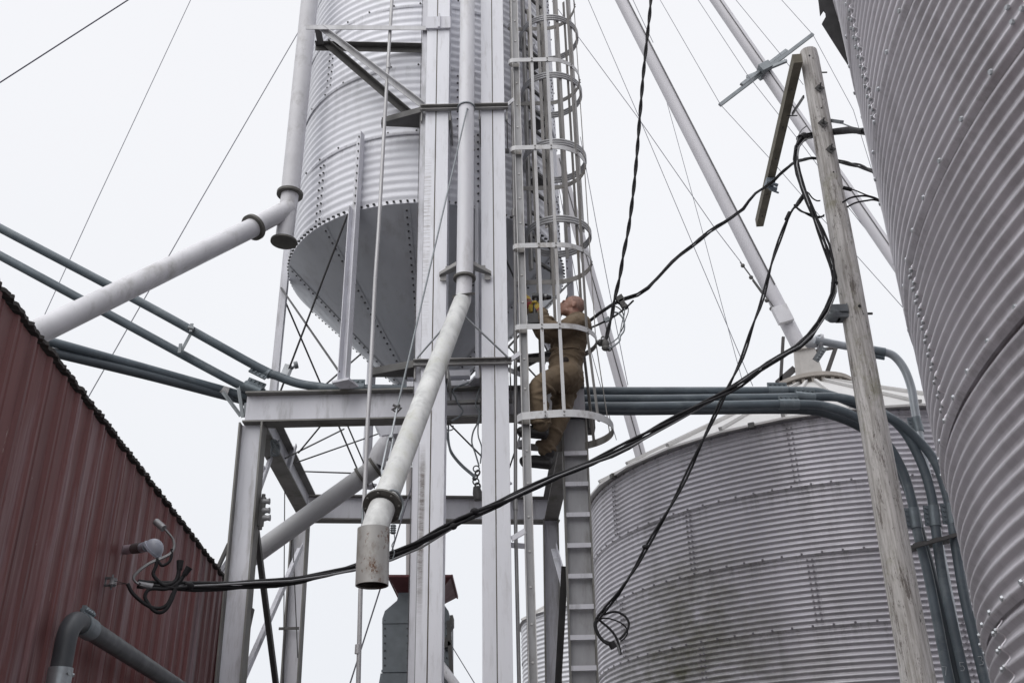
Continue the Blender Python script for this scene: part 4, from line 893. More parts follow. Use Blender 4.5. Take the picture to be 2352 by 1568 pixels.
for pts, r_ in (([(1455, 690), (1437, 707), (1410, 727), (1385, 740), (1368, 748), (1357, 752)], .010), ([(1425, 688), (1440, 700), (1443, 715), (1438, 730), (1433, 745)], .005), ([(1395, 708), (1412, 703), (1428, 714), (1433, 730), (1432, 748), (1426, 762)], .006)):
    k.tube(smooth_path([PY(u, v, 8.66) for u, v in pts], 6), r_, 6)
k.build('pigtail', CABLE, sc2)
k = MB(); k.beam(PY(1400, 731, 8.66), PY(1388, 737, 8.66), .04, .03, (0, 1, 0)); k.build('connector', GALVD, sc2)
k = MB(); k.beam(PY(1349, 735, 8.6), PY(1356, 757, 8.6), .04, .04, (0, 1, 0)); k.build('connector', GALVD, sc2)
# main bundle looping down the pole and swooping across to the barn
mainp = [(1990, 302, 7.2), (1950, 299, 7.6), (1915, 302, 8.05), (1885, 308, 8.16), (1857, 313, 8.12), (1844, 316, 7.98), (1831, 334, 7.9), (1827, 362, 7.86), (1834, 400, 7.84), (1850, 445, 7.82), (1868, 490, 7.8), (1886, 535, 7.8), (1904, 582, 7.8), (1916, 630, 7.8), (1916, 663, 7.8), (1900, 707, 7.8), (1867, 760, 7.78), (1834, 793, 7.75), (1767, 834, 7.7), (1700, 880, 7.64), (1634, 917, 7.58), (1584, 944, 7.54), (1502, 988, 7.45), (1397, 1045, 7.36), (1286, 1090, 7.22), (1170, 1143, 7.1), (1086, 1180, 7.0), (1020, 1215, 6.92), (953, 1252, 6.85), (893, 1277, 6.78), (816, 1302, 6.7), (753, 1318, 6.62), (667, 1335, 6.5), (600, 1340, 6.4), (534, 1345, 6.32), (434, 1347, 6.15), (384, 1344, 6.07), (317, 1338, 5.98)]
k, Q = bundle(mainp, 4, .0115, .019, 1.7, seed=5, sm=8)
mb = thing('service_cable', Q[-1], 'heavy black cable bundle swooping from the pole across the legs to the barn wall', 'power cable'); k.build('cable', CABLE, mb)
k, Q2 = bundle([(p[0]+2, p[1]+3, p[2]-.02) for p in mainp[4:]], 1, .008, .016, 2.3, seed=8); k.build('neutral_strand', ALU, mb)
k = MB(); k.tube([PY(1982, 301, 7.25), PY(1950, 299, 7.6), PY(1908, 304, 8.1)], [.02, .037, .035], 10); k.tube([PY(1848, 314, 8.0), PY(1838, 320, 7.96)], .045, 10)
k.build('tape_wrap', CABLE, mb)
for u, v, Y in ((1917, 650, 7.8), (1090, 1174, 6.99), (1040, 1208, 6.94), (434, 1345, 6.13)): k = MB(); k.ell(PY(u, v, Y), .033, .028, .026); k.build('tape_wrap', CABLE, mb)
# cut tails looping at the barn end
k = MB()
for pts, r_ in (([(430, 1347), (400, 1350), (378, 1344), (365, 1335), (352, 1318), (358, 1300), (362, 1282)], .011), ([(400, 1345), (380, 1352), (345, 1352), (333, 1368), (340, 1385), (352, 1400), (366, 1406), (380, 1400), (392, 1382), (400, 1362), (404, 1350), (410, 1335)], .011),
                ([(293, 1340), (305, 1362), (330, 1384), (352, 1395), (372, 1395), (386, 1385), (396, 1365), (405, 1345)], .011), ([(380, 1344), (398, 1338), (408, 1325), (412, 1300), (414, 1290)], .013), ([(400, 1345), (412, 1335), (424, 1318), (434, 1304)], .013), ([(362, 1285), (372, 1298), (388, 1290), (394, 1276), (395, 1260)], .009)):
    k.tube(smooth_path([PY(u, v, 5.95+.0008*(u-300)) for u, v in pts], 6), r_, 8)
for a, b in (((412, 1308), (414, 1287)), ((423, 1320), (435, 1302))): k.tube([PY(*a, 6.04), PY(*b, 6.04)], [.017, .023], 8)
k.build('cut_tail', CABLE, mb)
k = MB()
for o_ in (0, 1.6):
    k.tube(smooth_path([PY(u+o_, v+o_, 5.95+.0008*(u-300)) for u, v in ((345, 1347), (318, 1340), (306, 1326), (320, 1308), (345, 1291), (372, 1280), (390, 1270), (399, 1255), (397, 1238), (388, 1225), (376, 1212))], 6), .007, 6)
k.build('bare_tail', ALU, mb)
k = MB(); k.tube([PY(358, 1197, 6.02), PY(376, 1213, 6.0)], .022, 10); k.tube([PY(317, 1339, 5.97), PY(350, 1348, 6.0)], [.014, .024], 10); k.build('crimp_sleeve', mat('crimp_grey', (.23, .23, .24), .5, .3, .1, 20), mb)
# lone cable from pole to a loop by the broad bin
k, Q = bundle([(1852, 440, 7.9), (1834, 467, 7.9), (1814, 492, 7.88), (1787, 563, 7.85), (1767, 623, 7.83), (1747, 700, 7.8), (1727, 752, 7.78), (1700, 830, 7.75), (1674, 887, 7.72), (1650, 937, 7.7), (1602, 1037, 7.75), (1560, 1125, 7.8), (1533, 1175, 7.85), (1486, 1252, 7.9), (1463, 1295, 7.95), (1420, 1365, 8.0), (1390, 1400, 8.05), (1370, 1425, 8.1)], 2, .0095, .011, 1.3, seed=11)
lc = thing('service_cable', Q[0], 'thin black cable dropping from the pole to a loose coil by the rung post', 'power cable'); k.build('cable', CABLE, lc)
k = MB(); k.tube([PY(1848, 443, 7.9), PY(1836, 463, 7.9), PY(1827, 476, 7.9)], [.014, .022, .016], 8); k.build('tape_wrap', CABLE, lc)
k = MB(); k.tube([PY(1814, 488, 7.87), PY(1806, 505, 7.87)], .02, 8); k.build('tape_wrap', CABLE, lc)
k = MB(); k.ell(PY(1483, 1255, 7.9), .03, .02, .02); k.build('tape_wrap', CABLE, lc)
zz = lambda x, y: (1317+x*.10799, 1335.9+y*.10799)
k = MB()
for pts, r_ in (([(640, 690), (780, 645), (900, 630), (1020, 670), (1120, 750), (1180, 870), (1160, 980), (1080, 1110), (980, 1220)], .0095), ([(560, 790), (680, 765), (820, 790), (980, 850), (1090, 930), (1140, 1010), (1150, 1080), (1100, 1180), (1000, 1260)], .006), ([(520, 770), (640, 880), (760, 980), (870, 1110), (940, 1250), (980, 1400), (1010, 1540)], .010),
                ([(500, 800), (455, 880), (470, 1000), (530, 1130), (620, 1240), (720, 1310), (850, 1340)], .012), ([(500, 790), (480, 950), (540, 1110), (630, 1230), (740, 1280), (830, 1290)], .010), ([(720, 570), (600, 640), (530, 710), (510, 780)], .010)):
    k.tube(smooth_path([PY(*zz(*p), 8.1) for p in pts], 6), r_, 7)
k.tube([PY(*zz(800, 1280), 8.1), PY(*zz(870, 1400), 8.1)], .03, 8); k.build('coil', CABLE, lc)
k = MB(); k.tube(smooth_path([PY(*zz(*p), 8.09) for p in ((880, 1280), (930, 1340), (970, 1450), (985, 1530))], 5), .009, 7); k.build('bare_tail', ALU, lc)
# small jumpers near the pole
jl = thing('jumper_wire', PY(1880, 500, 7.9), 'short black jumper wires looping between pole and cable below the timber arm', 'jumper wire')
k = MB()
for pts, Y, r_ in (([(1824, 470), (1838, 484), (1860, 492), (1880, 498), (1893, 496)], 7.88, .009), ([(1824, 472), (1845, 487), (1870, 500), (1885, 499), (1893, 493)], 7.9, .007), ([(1857, 443), (1866, 455), (1876, 461), (1884, 461)], 7.95, .007)): k.tube(smooth_path([PY(u, v, Y) for u, v in pts], 6), r_, 6)
k.build('wire', CABLE, jl)
j2 = thing('jumper_wire', PY(1990, 450, 7.9), 'pair of black wires arching from the pole to the nearest bin', 'jumper wire')
k = MB()
for pts, Y, r_ in (([(1940, 433), (1960, 436), (1990, 448), (2012, 455), (2040, 470)], 7.4, .006), ([(1935, 465), (1955, 454), (1985, 450), (2010, 456), (2045, 472)], 7.4, .009), ([(1945, 476), (1965, 466), (1990, 461), (2012, 460), (2048, 474)], 7.4, .008)): k.tube(smooth_path([PY(u, v, Y) for u, v in pts], 6), r_, 6)
k.beam(PY(1936, 431, 7.41), PY(1956, 436, 7.41), .03, .02); k.build('wire', CABLE, j2)
j3 = thing('neutral_wire', PY(1960, 290, 7.6), 'thin bare neutral wire with a grey preformed grip right of the pole top', 'wire')
k = MB(); k.tube([PY(u, v, Y) for u, v, Y in ((1900, 277, 8.05), (1935, 284, 7.8), (1985, 303, 7.3), (2010, 312, 7.0))], .007, 6); k.beam(PY(1908, 277, 8.0), PY(1934, 281, 7.8), .035, .035); k.build('wire', GALVD, j3)
k = MB(); k.tube(smooth_path([PY(u, v, 7.96) for u, v in ((1852, 290), (1840, 300), (1832, 318), (1830, 345), (1836, 400), (1850, 450))], 6), .006, 6); k.build('bare_tail', ALU, j3)

# ------------------------------------------------------------------ guy wires in the sky
gw = 'thin guy wires against the sky'
def guy(label, pts, Ys, r=.008, m=WIRE, name='guy_wire'):
    k = MB(); P = [PY(u, v, Y) for (u, v), Y in zip(pts, Ys)]; P = [P[0]+(P[0]-P[1])*.5]+P; k.tube(P, r, 5); tag(k.build(name, m), label, 'guy wire', gw); return P
guy('dark wire crossing the top left corner of the sky', [(295, 0), (0, 190), (-200, 319)], [11, 11, 11], .0105, mat('dark_wire', (.05, .045, .08), .5))
guy('pale thin wire running down the far left sky to behind the white slanting spout', [(438, 0), (218, 470), (90, 750)], [20, 20, 20], .010)
guy('dark thin wire from the left spout down past the grey conduits', [(690, 66), (455, 470), (193, 929), (150, 1004)], [14, 14, 14, 14], .009)
guy('wire passing behind the hanging twisted cable, left of the long spout', [(1351, 0), (1468, 270), (1575, 523), (1729, 886)], [17, 17, 17, 17], .008)
P = guy('wire anchored with an eye and turnbuckle to the long spout', [(1332, 90), (1470, 277), (1641, 523), (1700, 600), (1787, 718)], [16, 16, 16, 16, 15.8], .008)
k = MB()
for u, v in ((1706, 610), (1725, 637), (1761, 690), (1772, 709)): k.ell(PY(u, v, 15.8), .04, .04, .04)
k.tube([PY(1729, 643, 15.8), PY(1752, 675, 15.8)], .02, 6); k.tube([PY(1700, 602, 15.8), PY(1787, 718, 15.78)], .011, 6); tag(k.build('turnbuckle', DARKSTEEL), 'tiny turnbuckle and clips on the wire beside the long spout', 'turnbuckle')
guy('wire meeting the top of the long spout from above', [(1449, -10), (1483, 63), (1500, 98)], [15.6, 15.6, 15.6], .008)
guy('wire stretched over the lower left tip of the cross spreader', [(1516, 0), (1655, 241), (1766, 362), (1881, 494), (1972, 592), (2088, 722)], [19]*6, .008)
guy('wire running just left of the farther spout through the spreader', [(1603, 0), (1715, 170), (1850, 342), (1946, 473), (2067, 625)], [18.8]*5, .008)
guy('wire running just right of the farther spout through the spreader', [(1690, 0), (1795, 128), (1845, 195)], [19.3]*3, .008)
guy('wire over the upper right tip of the cross spreader', [(1795, 0), (1867, 80), (1960, 253), (2047, 535), (2075, 600)], [19]*5, .008)
guy('faint wire crossing below the long spout toward the conduits', [(1533, 240), (1611, 523), (1675, 764), (1706, 878)], [17.5]*4, .007)
guy('faint wire right of the ladder cage down to the conduits', [(1345, 380), (1370, 517), (1442, 884)], [15]*3, .007)
guy('thin wire down the outside of the ladder cage', [(1300, 520), (1345, 760), (1390, 925), (1416, 1010)], [11.5]*4, .005)
guy('wire slanting below the spout mouth beside the riser pipe', [(935, 1150), (880, 1330), (797, 1590)], [11, 11, 11], .009)
guy('faint wire low right of the grey cleaner housing', [(1030, 1470), (1090, 1568), (1110, 1600)], [13.5]*3, .006)

# ------------------------------------------------------------------ grain cleaner housing beyond the frame
CYn = 13.0
gc = thing('grain_cleaner', PY(960, 1568, CYn)*V(1, 1, 0), 'grey riveted sheet metal cleaner housing with flared red hopper top behind the left leg', 'grain cleaner')
def slab(pts, depth, Y=CYn):
    P = [PY(u, v, Y) for u, v in pts]; k = MB(); k.prism(P, (0, 1, 0), depth); return k, P
k, P = slab([(878, 1660), (878, 1420), (884, 1402), (912, 1378), (916, 1358), (1008, 1358), (1012, 1376), (1030, 1402), (1033, 1420), (1033, 1660)], .75)
k.cur = 1
for i in range(16):
    for u in (884, 936, 990, 1026): k.bolt(PY(u, 1425+i*17, CYn), (0, -1, 0), .013, .01)
for u in range(890, 1030, 18): k.bolt(PY(u, 1428, CYn), (0, -1, 0), .013, .01)
k.cur = 0
k.box(PY(878, 1428, CYn)[0], PY(1033, 1428, CYn)[0], CYn-.012, CYn-.001, PY(900, 1431, CYn)[2], PY(900, 1425, CYn)[2])
k.box(PY(878, 1540, CYn)[0]-.01, PY(1033, 1540, CYn)[0]+.01, CYn-.02, CYn-.001, PY(900, 1543, CYn)[2], PY(900, 1537, CYn)[2])
k.build('housing', mat('blue_grey_sheet', (.165, .185, .20), .5, .35, .12, 6, dirt=(.12, .12, .12), dirt_amt=.4), gc, mat2=BOLTD)
q = [PY(862, 1620, CYn-.06), PY(874, 1545, CYn-.06), PY(1040, 1545, CYn-.06), PY(1060, 1620, CYn-.06)]; k = MB(); k.prism(q, (0, 1, 0), .9); k.build('skirt', bpy.data.materials['blue_grey_sheet'], gc)
REDM = mat('faded_red_hopper', (.13, .042, .045), .6, .05, .2, 4, dirt=(.07, .04, .04), dirt_amt=.5)
tv = [PY(892, 1322, CYn-.25), PY(1038, 1322, CYn-.25)]; bt = [PY(912, 1360, CYn), PY(1010, 1360, CYn)]
k = MB(); dep = V(0, 1.2, 0); d0 = V(0, .7, 0)
k.add([bt[0], bt[1], tv[1], tv[0], bt[0]+d0, bt[1]+d0, tv[1]+dep, tv[0]+dep], [(0, 1, 2, 3), (1, 5, 6, 2), (5, 4, 7, 6), (4, 0, 3, 7), (4, 5, 1, 0)])
k.beam(tv[0], tv[1], .02, .03); k.beam(tv[1], tv[1]+dep, .02, .04); k.beam(tv[0], tv[0]+dep, .02, .04); k.build('hopper_top', REDM, gc)
k, P = slab([(1033, 1412), (1040, 1411), (1040, 1430), (1033, 1440)], .3, CYn-.2); k.build('side_hood', DARKSTEEL, gc)
k = MB()
for a, b in (((1030, 1425), (1038, 1560)), ((1028, 1480), (1034, 1475))): k.beam(PY(*a, CYn-.1), PY(*b, CYn-.1), .05, .05, (0, 1, 0))
k.obox(PY(1022, 1475, CYn-.05), (.06, 0, 0), (0, .05, 0), (0, 0, .06)); k.build('side_fittings', DARKSTEEL, gc)
k = MB(); k.pipe([PY(1008, 1520, CYn-.1), PY(1060, 1590, CYn-.3)], .055, .005, 16); k.build('outlet_pipe', SPOUT, gc)
k = MB(); k.pipe([PY(941, 1330, CYn+.3), PY(941, 1075, CYn+.3)], .05, .005, 16); k.build('vent_pipe', mat('rusty_vent', (.36, .34, .34), .6, .1, .15, 2, (1, 1, .3), RUST, .8, 1.5, (1, 1, .3)), gc)

# ------------------------------------------------------------------ bits hanging under the outlet
hw = thing('hanging_wire', PY(1060, 950, 8.45), 'grey twisted wires hanging from the hopper outlet between the two elevator legs', 'wire')
zw = lambda x, y: (987.8+x*.15, 799.7+y*.15)
k = MB()
for pts, r_ in (([(680, 490), (530, 545), (400, 600), (345, 660), (380, 730), (430, 850), (500, 950), (450, 1040), (330, 1110), (260, 1150)], .009), ([(240, 1170), (260, 1350), (290, 1500), (330, 1620), (480, 1800), (690, 1980)], .009), ([(280, 1180), (285, 1400), (330, 1580), (480, 1770), (700, 1960)], .008), ([(350, 1180), (355, 1230), (300, 1255), (225, 1235)], .006), ([(760, 620), (720, 740), (700, 870), (750, 960), (730, 1130), (660, 1280), (640, 1440), (690, 1600), (750, 1800)], .008), ([(770, 880), (760, 1050), (735, 1200), (740, 1350), (790, 1520), (770, 1760)], .007)):
    k.tube(smooth_path([PY(*zw(*p), 8.45) for p in pts], 6), r_, 6)
k.build('wire', GALVD, hw)
k = MB(); c = PY(1094, 1098, 8.5)
for q in range(5): k.ring(c+V(.012*math.sin(q*2), 0, .09-.04*q), (math.sin(q), 1, .4*math.cos(q*2)), .022, .033, .012, 14)
k.build('chain', DARKSTEEL, hw)
k = MB(); k.tube([c+V(0, 0, -.08), c+V(.01, 0, -.14), c+V(.02, 0, -.2)], [.03, .045, .04], 10); k.build('insulator', DARKSTEEL, hw)
k = MB(); k.ell(PY(1109, 932, 8.45), .03, .03, .07); k.build('plug', DARKSTEEL, hw)
k = MB(); k.ell(PY(1029, 969, 8.44), .035, .03, .03); k.build('wire_clamp', DARKSTEEL, hw)
bm = MB(); bm.beam(PY(1098, 985, 9.2), PY(1098, 1140, 10.8), .03, .12); fl_ = thing('floodlight', PY(666, 848, 9.6), 'small grey floodlight fixed to the frame legs just above the left conduit bend', 'floodlight')
k = MB(); c = PY(659, 852, 9.4); k.obox(c, (.035, 0, -.01), (0, .04, 0), (.018, 0, .06)); k.build('lamp_head', GALV, fl_)
k = MB(); k.tube([c+V(.05, 0, .03), PY(679, 839, 9.5)], .015, 8); k.tube([PY(676, 839, 9.5), PY(684, 837, 9.5)], .04, 14); k.build('mount', GALVD, fl_)

# ------------------------------------------------------------------ red barn
BZ = PY(510, 1335, 9.3)[2]
pn, pf = PZ(0, 690, BZ), PY(510, 1335, 9.3)
pf = pf+nrm(pf-pn)*.14
bd = nrm(V(pf[0]-pn[0], pf[1]-pn[1], 0)); bn = V(bd[1], -bd[0], 0)         # along the wall, and out of it
barn = thing('barn', (pf[0], pf[1], 0), 'red ribbed metal barn with a ragged dark roof edge at the left', 'barn')
def barn_extra(t, c, colr, noise, rampv, mixc):
    colr = mixc(rampv(noise(1.6, (2.2, 2.2, .12), 7, .7), .52, .68, 0, .85), colr, (.34, .265, .285))   # chalky sun bleached streaks
    colr = mixc(rampv(noise(9, (2, 2, .05), 4, .7), .60, .68, 0, .55), colr, (.25, .20, .22))
    return mixc(rampv(noise(30, (1, 1, .15), 4, .7), .70, .73, 0, .8), colr, (.42, .38, .36))
BARNM = mat('faded_red_metal', (.165, .062, .060), .50, .02, .18, 1.2, (2, 2, .2), (.06, .03, .033), .6, 3, (2, 2, .15), bump=.05, extra=barn_extra)
k = MB(); pitch = .2286; L0 = 12.0; prof = []
s_ = -L0
while s_ < 0:
    prof += [(s_, 0), (s_+.060, 0), (s_+.078, .019), (s_+.098, .019), (s_+.116, 0), (s_+.15, 0), (s_+.158, .006), (s_+.168, .006), (s_+.176, 0)]; s_ += pitch
prof = [q for q in prof if q[0] <= 0]+[(0, 0)]
vs = []; ztop = BZ+.02
for s_, h_ in prof:
    p = pf+bd*s_+bn*h_; vs += [(p[0], p[1], 0), (p[0], p[1], ztop)]
k.add(vs, [(2*i, 2*i+2, 2*i+3, 2*i+1) for i in range(len(prof)-1)])
W = 7.0
pe = pf-bn*W; k.add([(pf[0], pf[1], 0), (pe[0], pe[1], 0), (pe[0], pe[1], ztop), (pf[0], pf[1], ztop)], [(0, 1, 2, 3)])
ps_ = pf-bd*L0; pq = ps_-bn*W; k.add([(ps_[0], ps_[1], 0), (ps_[0], ps_[1], ztop), (pq[0], pq[1], ztop), (pq[0], pq[1], 0)], [(0, 1, 2, 3)])
k.build('wall', BARNM, barn)
# corner trim
k = MB(); 
for q in range(3): p = pf+bd*(-.05+.018*q)+bn*.012; k.beam(V(p[0], p[1], 0), V(p[0], p[1], BZ-.02), .012, .012)
k.build('corner_trim', BARNM, barn)
# corrugated roof, edge seen from below
DK = mat('dark_roof_metal', (.045, .040, .038), .7, .1, .3, 5, dirt=(.09, .085, .08), dirt_amt=.5)
k = MB(); s_ = -L0-.1; rows_ = []
while s_ < .14:
    t = (s_/.068)*2*math.pi; jag = .004*math.sin(s_*40)+.004*rng.normal(); h_ = .005*math.sin(t)+.003*math.sin(s_*23)
    pts = []
    for out_, rise in ((.03+jag, 0.), (-.9, .3), (-3.5, 1.15)):
        p = pf+bd*s_+bn*out_; pts.append((p[0], p[1], BZ+.03+rise+h_))
    rows_.append(pts); s_ += .0125
vs = [p for r_ in rows_ for p in r_]; k.add(vs, [(3*i+j, 3*i+3+j, 3*i+4+j, 3*i+1+j) for i in range(len(rows_)-1) for j in range(2)], True)
vs2 = [(p[0], p[1], p[2]+.02) for p in vs]; k.add(vs2, [(3*i+1+j, 3*i+4+j, 3*i+3+j, 3*i+j) for i in range(len(rows_)-1) for j in range(2)], True)
ed = [(r_[0], (r_[0][0], r_[0][1], r_[0][2]+.02)) for r_ in rows_]; k.add([q for e_ in ed for q in e_], [(2*i, 2*i+1, 2*i+3, 2*i+2) for i in range(len(ed)-1)])
k.build('roof', DK, barn)
# gable beyond ridge
rd = [pf-bn*3.5+bd*.1+V(0, 0, 1.17), pf-bn*3.5-bd*L0+V(0, 0, 1.17), pf-bn*7.05-bd*L0, pf-bn*7.05+bd*.1]; k = MB(); k.prism(rd, (0, 0, 1), .02); k.build('roof', DK, barn)
def on_wall(u, v, off=.03):
    d = ray(u, v); n_ = bn; t = np.dot((pf+bn*off)-CAMP, n_)/np.dot(d, n_); return CAMP+d*t
# service mast: pipe stub with a weatherhead
wh = thing('weatherhead', on_wall(290, 1265, 0), 'pale plastic weatherhead on a pipe stub sticking out of the red barn wall', 'weatherhead')
c0 = on_wall(280, 1263, 0.); c1 = PY(325, 1257, c0[1]-.10); dwh = nrm(c1-c0)
k = MB(); k.tube([c0-dwh*.03, c1], .030, 18); k.build('pipe_stub', mat('pink_grey_plastic', (.40, .33, .37), .5, 0, .1, 8), wh)
k = MB(); k.tube([c0+(c1-c0)*.60, c0+(c1-c0)*1.0], .0335, 18); k.build('collar', mat('brown_collar', (.10, .085, .085), .6), wh)
HEADM = mat('white_blue_plastic', (.36, .38, .44), .35, 0, .05, 6)
c2 = PY(338, 1254, c1[1]-.05); c3 = PY(358, 1258, c1[1]-.05)
k = MB(); k.tube([c1, c2], [.030, .034], 20)
ax3 = nrm(V(.72, -.25, .66)); e1h = nrm(np.cross(ax3, (0, 1, 0))); e2h = np.cross(ax3, e1h); hc_ = PY(351, 1261, c1[1]-.06)
prev = []
for i in range(10):
    ph_ = math.pi/2*i/9
    for q in range(24):
        a_ = 2*math.pi*q/24; rr_ = math.cos(ph_); prev.append(hc_+(e1h*math.cos(a_)*.066+e2h*math.sin(a_)*.055)*rr_+ax3*.068*math.sin(ph_))
k.add(prev, [(i*24+q, i*24+(q+1) % 24, (i+1)*24+(q+1) % 24, (i+1)*24+q) for i in range(9) for q in range(24)], True)
hd = k.build('hood', HEADM, wh)
k = MB(); rim = [hc_+(e1h*math.cos(2*math.pi*q/24)*.074+e2h*math.sin(2*math.pi*q/24)*.062)-ax3*.010 for q in range(24)]; k.prism(rim, ax3, .014); k.build('hood_rim', HEADM, wh)
# clevis insulator on the wall
ci = thing('wall_insulator', on_wall(252, 1335, 0), 'small pale spool insulator in a clevis on the red wall below the weatherhead', 'insulator')
w0 = on_wall(237, 1335, 0.0); w1 = PY(262, 1336, w0[1]-.05); dw = nrm(w1-w0); uu = V(0, 0, 1)
k = MB()
for s_ in (-1, 1): k.beam(w0+uu*.022*s_, w1+uu*.022*s_, .03, .010)
k.beam(w0+uu*.03, w0-uu*.03, .035, .012); k.tube([w1-dw*.02+uu*.045, w1-dw*.02-uu*.045], .006, 6); k.build('clevis', GALVD, ci)
k = MB(); k.tube([w1-dw*.01+uu*.018, w1-dw*.01, w1-dw*.01-uu*.018], [.025, .018, .025], 12); k.build('spool', CERAMIC, ci)
k = MB()
for q in ((0, .008), (0, -.01)): k.tube([w1+uu*q[1], on_wall(292, 1340, .25)], .0022, 5)
k.build('tie_wire', RODM, ci)
# big dark conduit along the barn wall with an elbow turning down
bc = thing('conduit', on_wall(150, 1400, .1), 'thick dark conduit on the red barn wall turning down through an elbow', 'conduit')
OFF = .17; zc0 = on_wall(168, 1418, OFF)
def hz(u, v): return on_wall(u, v, OFF)
pA_ = hz(180, 1428); hdir = bd; far = pA_+bd*6.0
ctr = pA_-bd*.16
pth = [far, pA_+bd*.05]
rb = .13; ec = pA_-bd*0+V(0, 0, -rb)
for t in np.linspace(90, 180, 10): pth.append(ec+bd*(rb*math.cos(R(t)))+V(0, 0, rb*math.sin(R(t))))
pd_ = pth[-1]; pth.append(V(pd_[0], pd_[1], 0.1))
rb2 = .052
k = MB(); k.tube(pth, rb2, 24); k.build('tube', PVC2, bc)
coupling(bc, pA_+bd*.12, bd, rb2*.95, .16, (0, 0, 1)).name = 'coupling'
k = MB(); zt_ = pd_[2]-.12; k.tube([V(pd_[0], pd_[1], zt_), V(pd_[0], pd_[1], 0.2)], rb2*1.14, 24)
for sgn in (1, -1):
    for q in range(9): k.bolt(V(pd_[0], pd_[1], zt_-.03-.055*q)+bn*rb2*1.14*.8-bd*rb2*1.0*sgn*.55, bn-bd*sgn*.6, .012, .012)
k.build('coupling_sleeve', mat('galvanised_sleeve', (.36, .39, .41), .42, .6, .12, 20, dirt=(.2, .2, .2), dirt_amt=.4), bc)

# ------------------------------------------------------------------ the worker on the ladder
def remeshed(k, name, m, parent, vox, smooth=6, disp=0., dscale=.1, m2=None):
    o = k.build(name, m, parent)
    r_ = o.modifiers.new('merge', 'REMESH'); r_.mode = 'VOXEL'; r_.voxel_size = vox; r_.use_smooth_shade = True
    s_ = o.modifiers.new('smooth', 'SMOOTH'); s_.factor = .5; s_.iterations = smooth
    if disp:
        tx = bpy.data.textures.new(name+'_folds', 'CLOUDS'); tx.noise_scale = dscale; tx.noise_depth = 2
        d_ = o.modifiers.new('folds', 'DISPLACE'); d_.texture = tx; d_.strength = disp; d_.mid_level = .5; d_.texture_coords = 'LOCAL'
        s2_ = o.modifiers.new('soften', 'SMOOTH'); s2_.factor = .4; s2_.iterations = 2
    return o
def limb(k, pts, rad, n=5):
    """tapering capsule chain"""
    P = smooth_path(pts, n) if len(pts) > 2 else [np.asarray(p, float) for p in pts]
    rr = np.interp(np.linspace(0, len(rad)-1, len(P)), range(len(rad)), rad)
    k.tube(P, list(rr), 16)
    for p, r_ in ((P[0], rr[0]), (P[-1], rr[-1])): k.ell(p, r_, r_, r_)
person = thing('person', PY(1225, 1075, 8.2), 'bald worker in brown coveralls and yellow gloves climbing inside the ladder cage', 'person')
SKIN = mat('weathered_skin', (.33, .185, .14), .55, 0, .12, 14, dirt=(.36, .15, .12), dirt_amt=.6, dirt_scale=10, dirt_stretch=(1, 1, 1))
DUCK = mat('brown_duck_cloth', (.150, .110, .071), .9, 0, .10, 5, (1, 1, 1), (.12, .095, .068), .6, 4, (1, 1, 1), bump=.35, bscale=45)
BOOT = mat('black_boot_leather', (.018, .016, .017), .55, 0, .3, 12)
GLOVE = mat('yellow_work_glove', (.40, .28, .05), .8, 0, .25, 14, dirt=(.12, .08, .03), dirt_amt=.8, dirt_scale=12, dirt_stretch=(1, 1, 1))
CUFF = mat('red_glove_cuff', (.22, .035, .035), .8, 0, .25, 14)
pelv, wst, chs = PY(1297, 862, 8.2), PY(1304, 815, 8.2), PY(1312, 770, 8.2)
shL, shR = PY(1318, 744, 8.03), PY(1316, 752, 8.37)
elL, wrL = PY(1267, 759, 7.98), PY(1243, 716, 8.03)
elR, wrR = PY(1252, 772, 8.40), PY(1215, 700, 8.37)
knL, anL = PY(1236, 893, 8.05), PY(1241, 984, 8.09)
knR, anR = PY(1287, 955, 8.32), PY(1251, 1040, 8.30)
hpL, hpR = PY(1300, 862, 8.10), PY(1302, 872, 8.30)
hc3 = PY(1313, 705, 8.17)
# body: one continuous skin surface (head, neck, trunk and limbs inside the clothes)
k = MB(); nk = PY(1322, 735, 8.19); tilt = R(-24)
def hp(x, y, z):                                  # head space: -x face, +z crown; tipped back to look up
    c_, s_ = math.cos(tilt), math.sin(tilt); return hc3+V(c_*x-s_*z, y, s_*x+c_*z)
def hell(x, y, z, a, b, c):
    c_, s_ = math.cos(tilt), math.sin(tilt); k.ell(hp(x, y, z), a, b, c, [[c_, 0, -s_], [0, 1, 0], [s_, 0, c_]])
hell(.016, 0, .030, .100, .077, .090)             # skull
hell(-.045, 0, -.035, .052, .056, .075)           # face
hell(-.060, 0, -.085, .032, .036, .028)           # chin
hell(-.020, 0, -.070, .058, .056, .035)           # jaw
hell(-.085, 0, .018, .020, .048, .012)            # brow
limb(k, [hp(-.094, 0, .008), hp(-.117, 0, -.022)], [.009, .0145])    # nose
hell(-.092, 0, -.055, .014, .024, .007); hell(-.088, 0, -.068, .014, .021, .008)   # lips
for sy in (-1, 1):
    hell(.022, sy*.079, -.010, .020, .008, .032)  # ear
    hell(-.066, sy*.036, -.016, .022, .020, .016) # cheek
limb(k, [hp(.03, 0, -.05), nk+V(.01, 0, -.04), chs+V(.03, 0, .02)], [.058, .060, .09])
limb(k, [chs, wst, pelv], [.12, .11, .12])
for a_, b_, c_, d_ in ((shL, elL, wrL, .04), (shR, elR, wrR, .04)): limb(k, [chs+V(.02, 0, .05), a_, b_, c_], [.08, .055, .042, .03])
for a_, b_, c_ in ((hpL, knL, anL), (hpR, knR, anR)): limb(k, [pelv, a_, b_, c_], [.1, .09, .055, .04])
body = remeshed(k, 'body', SKIN, person, .0075, 4)
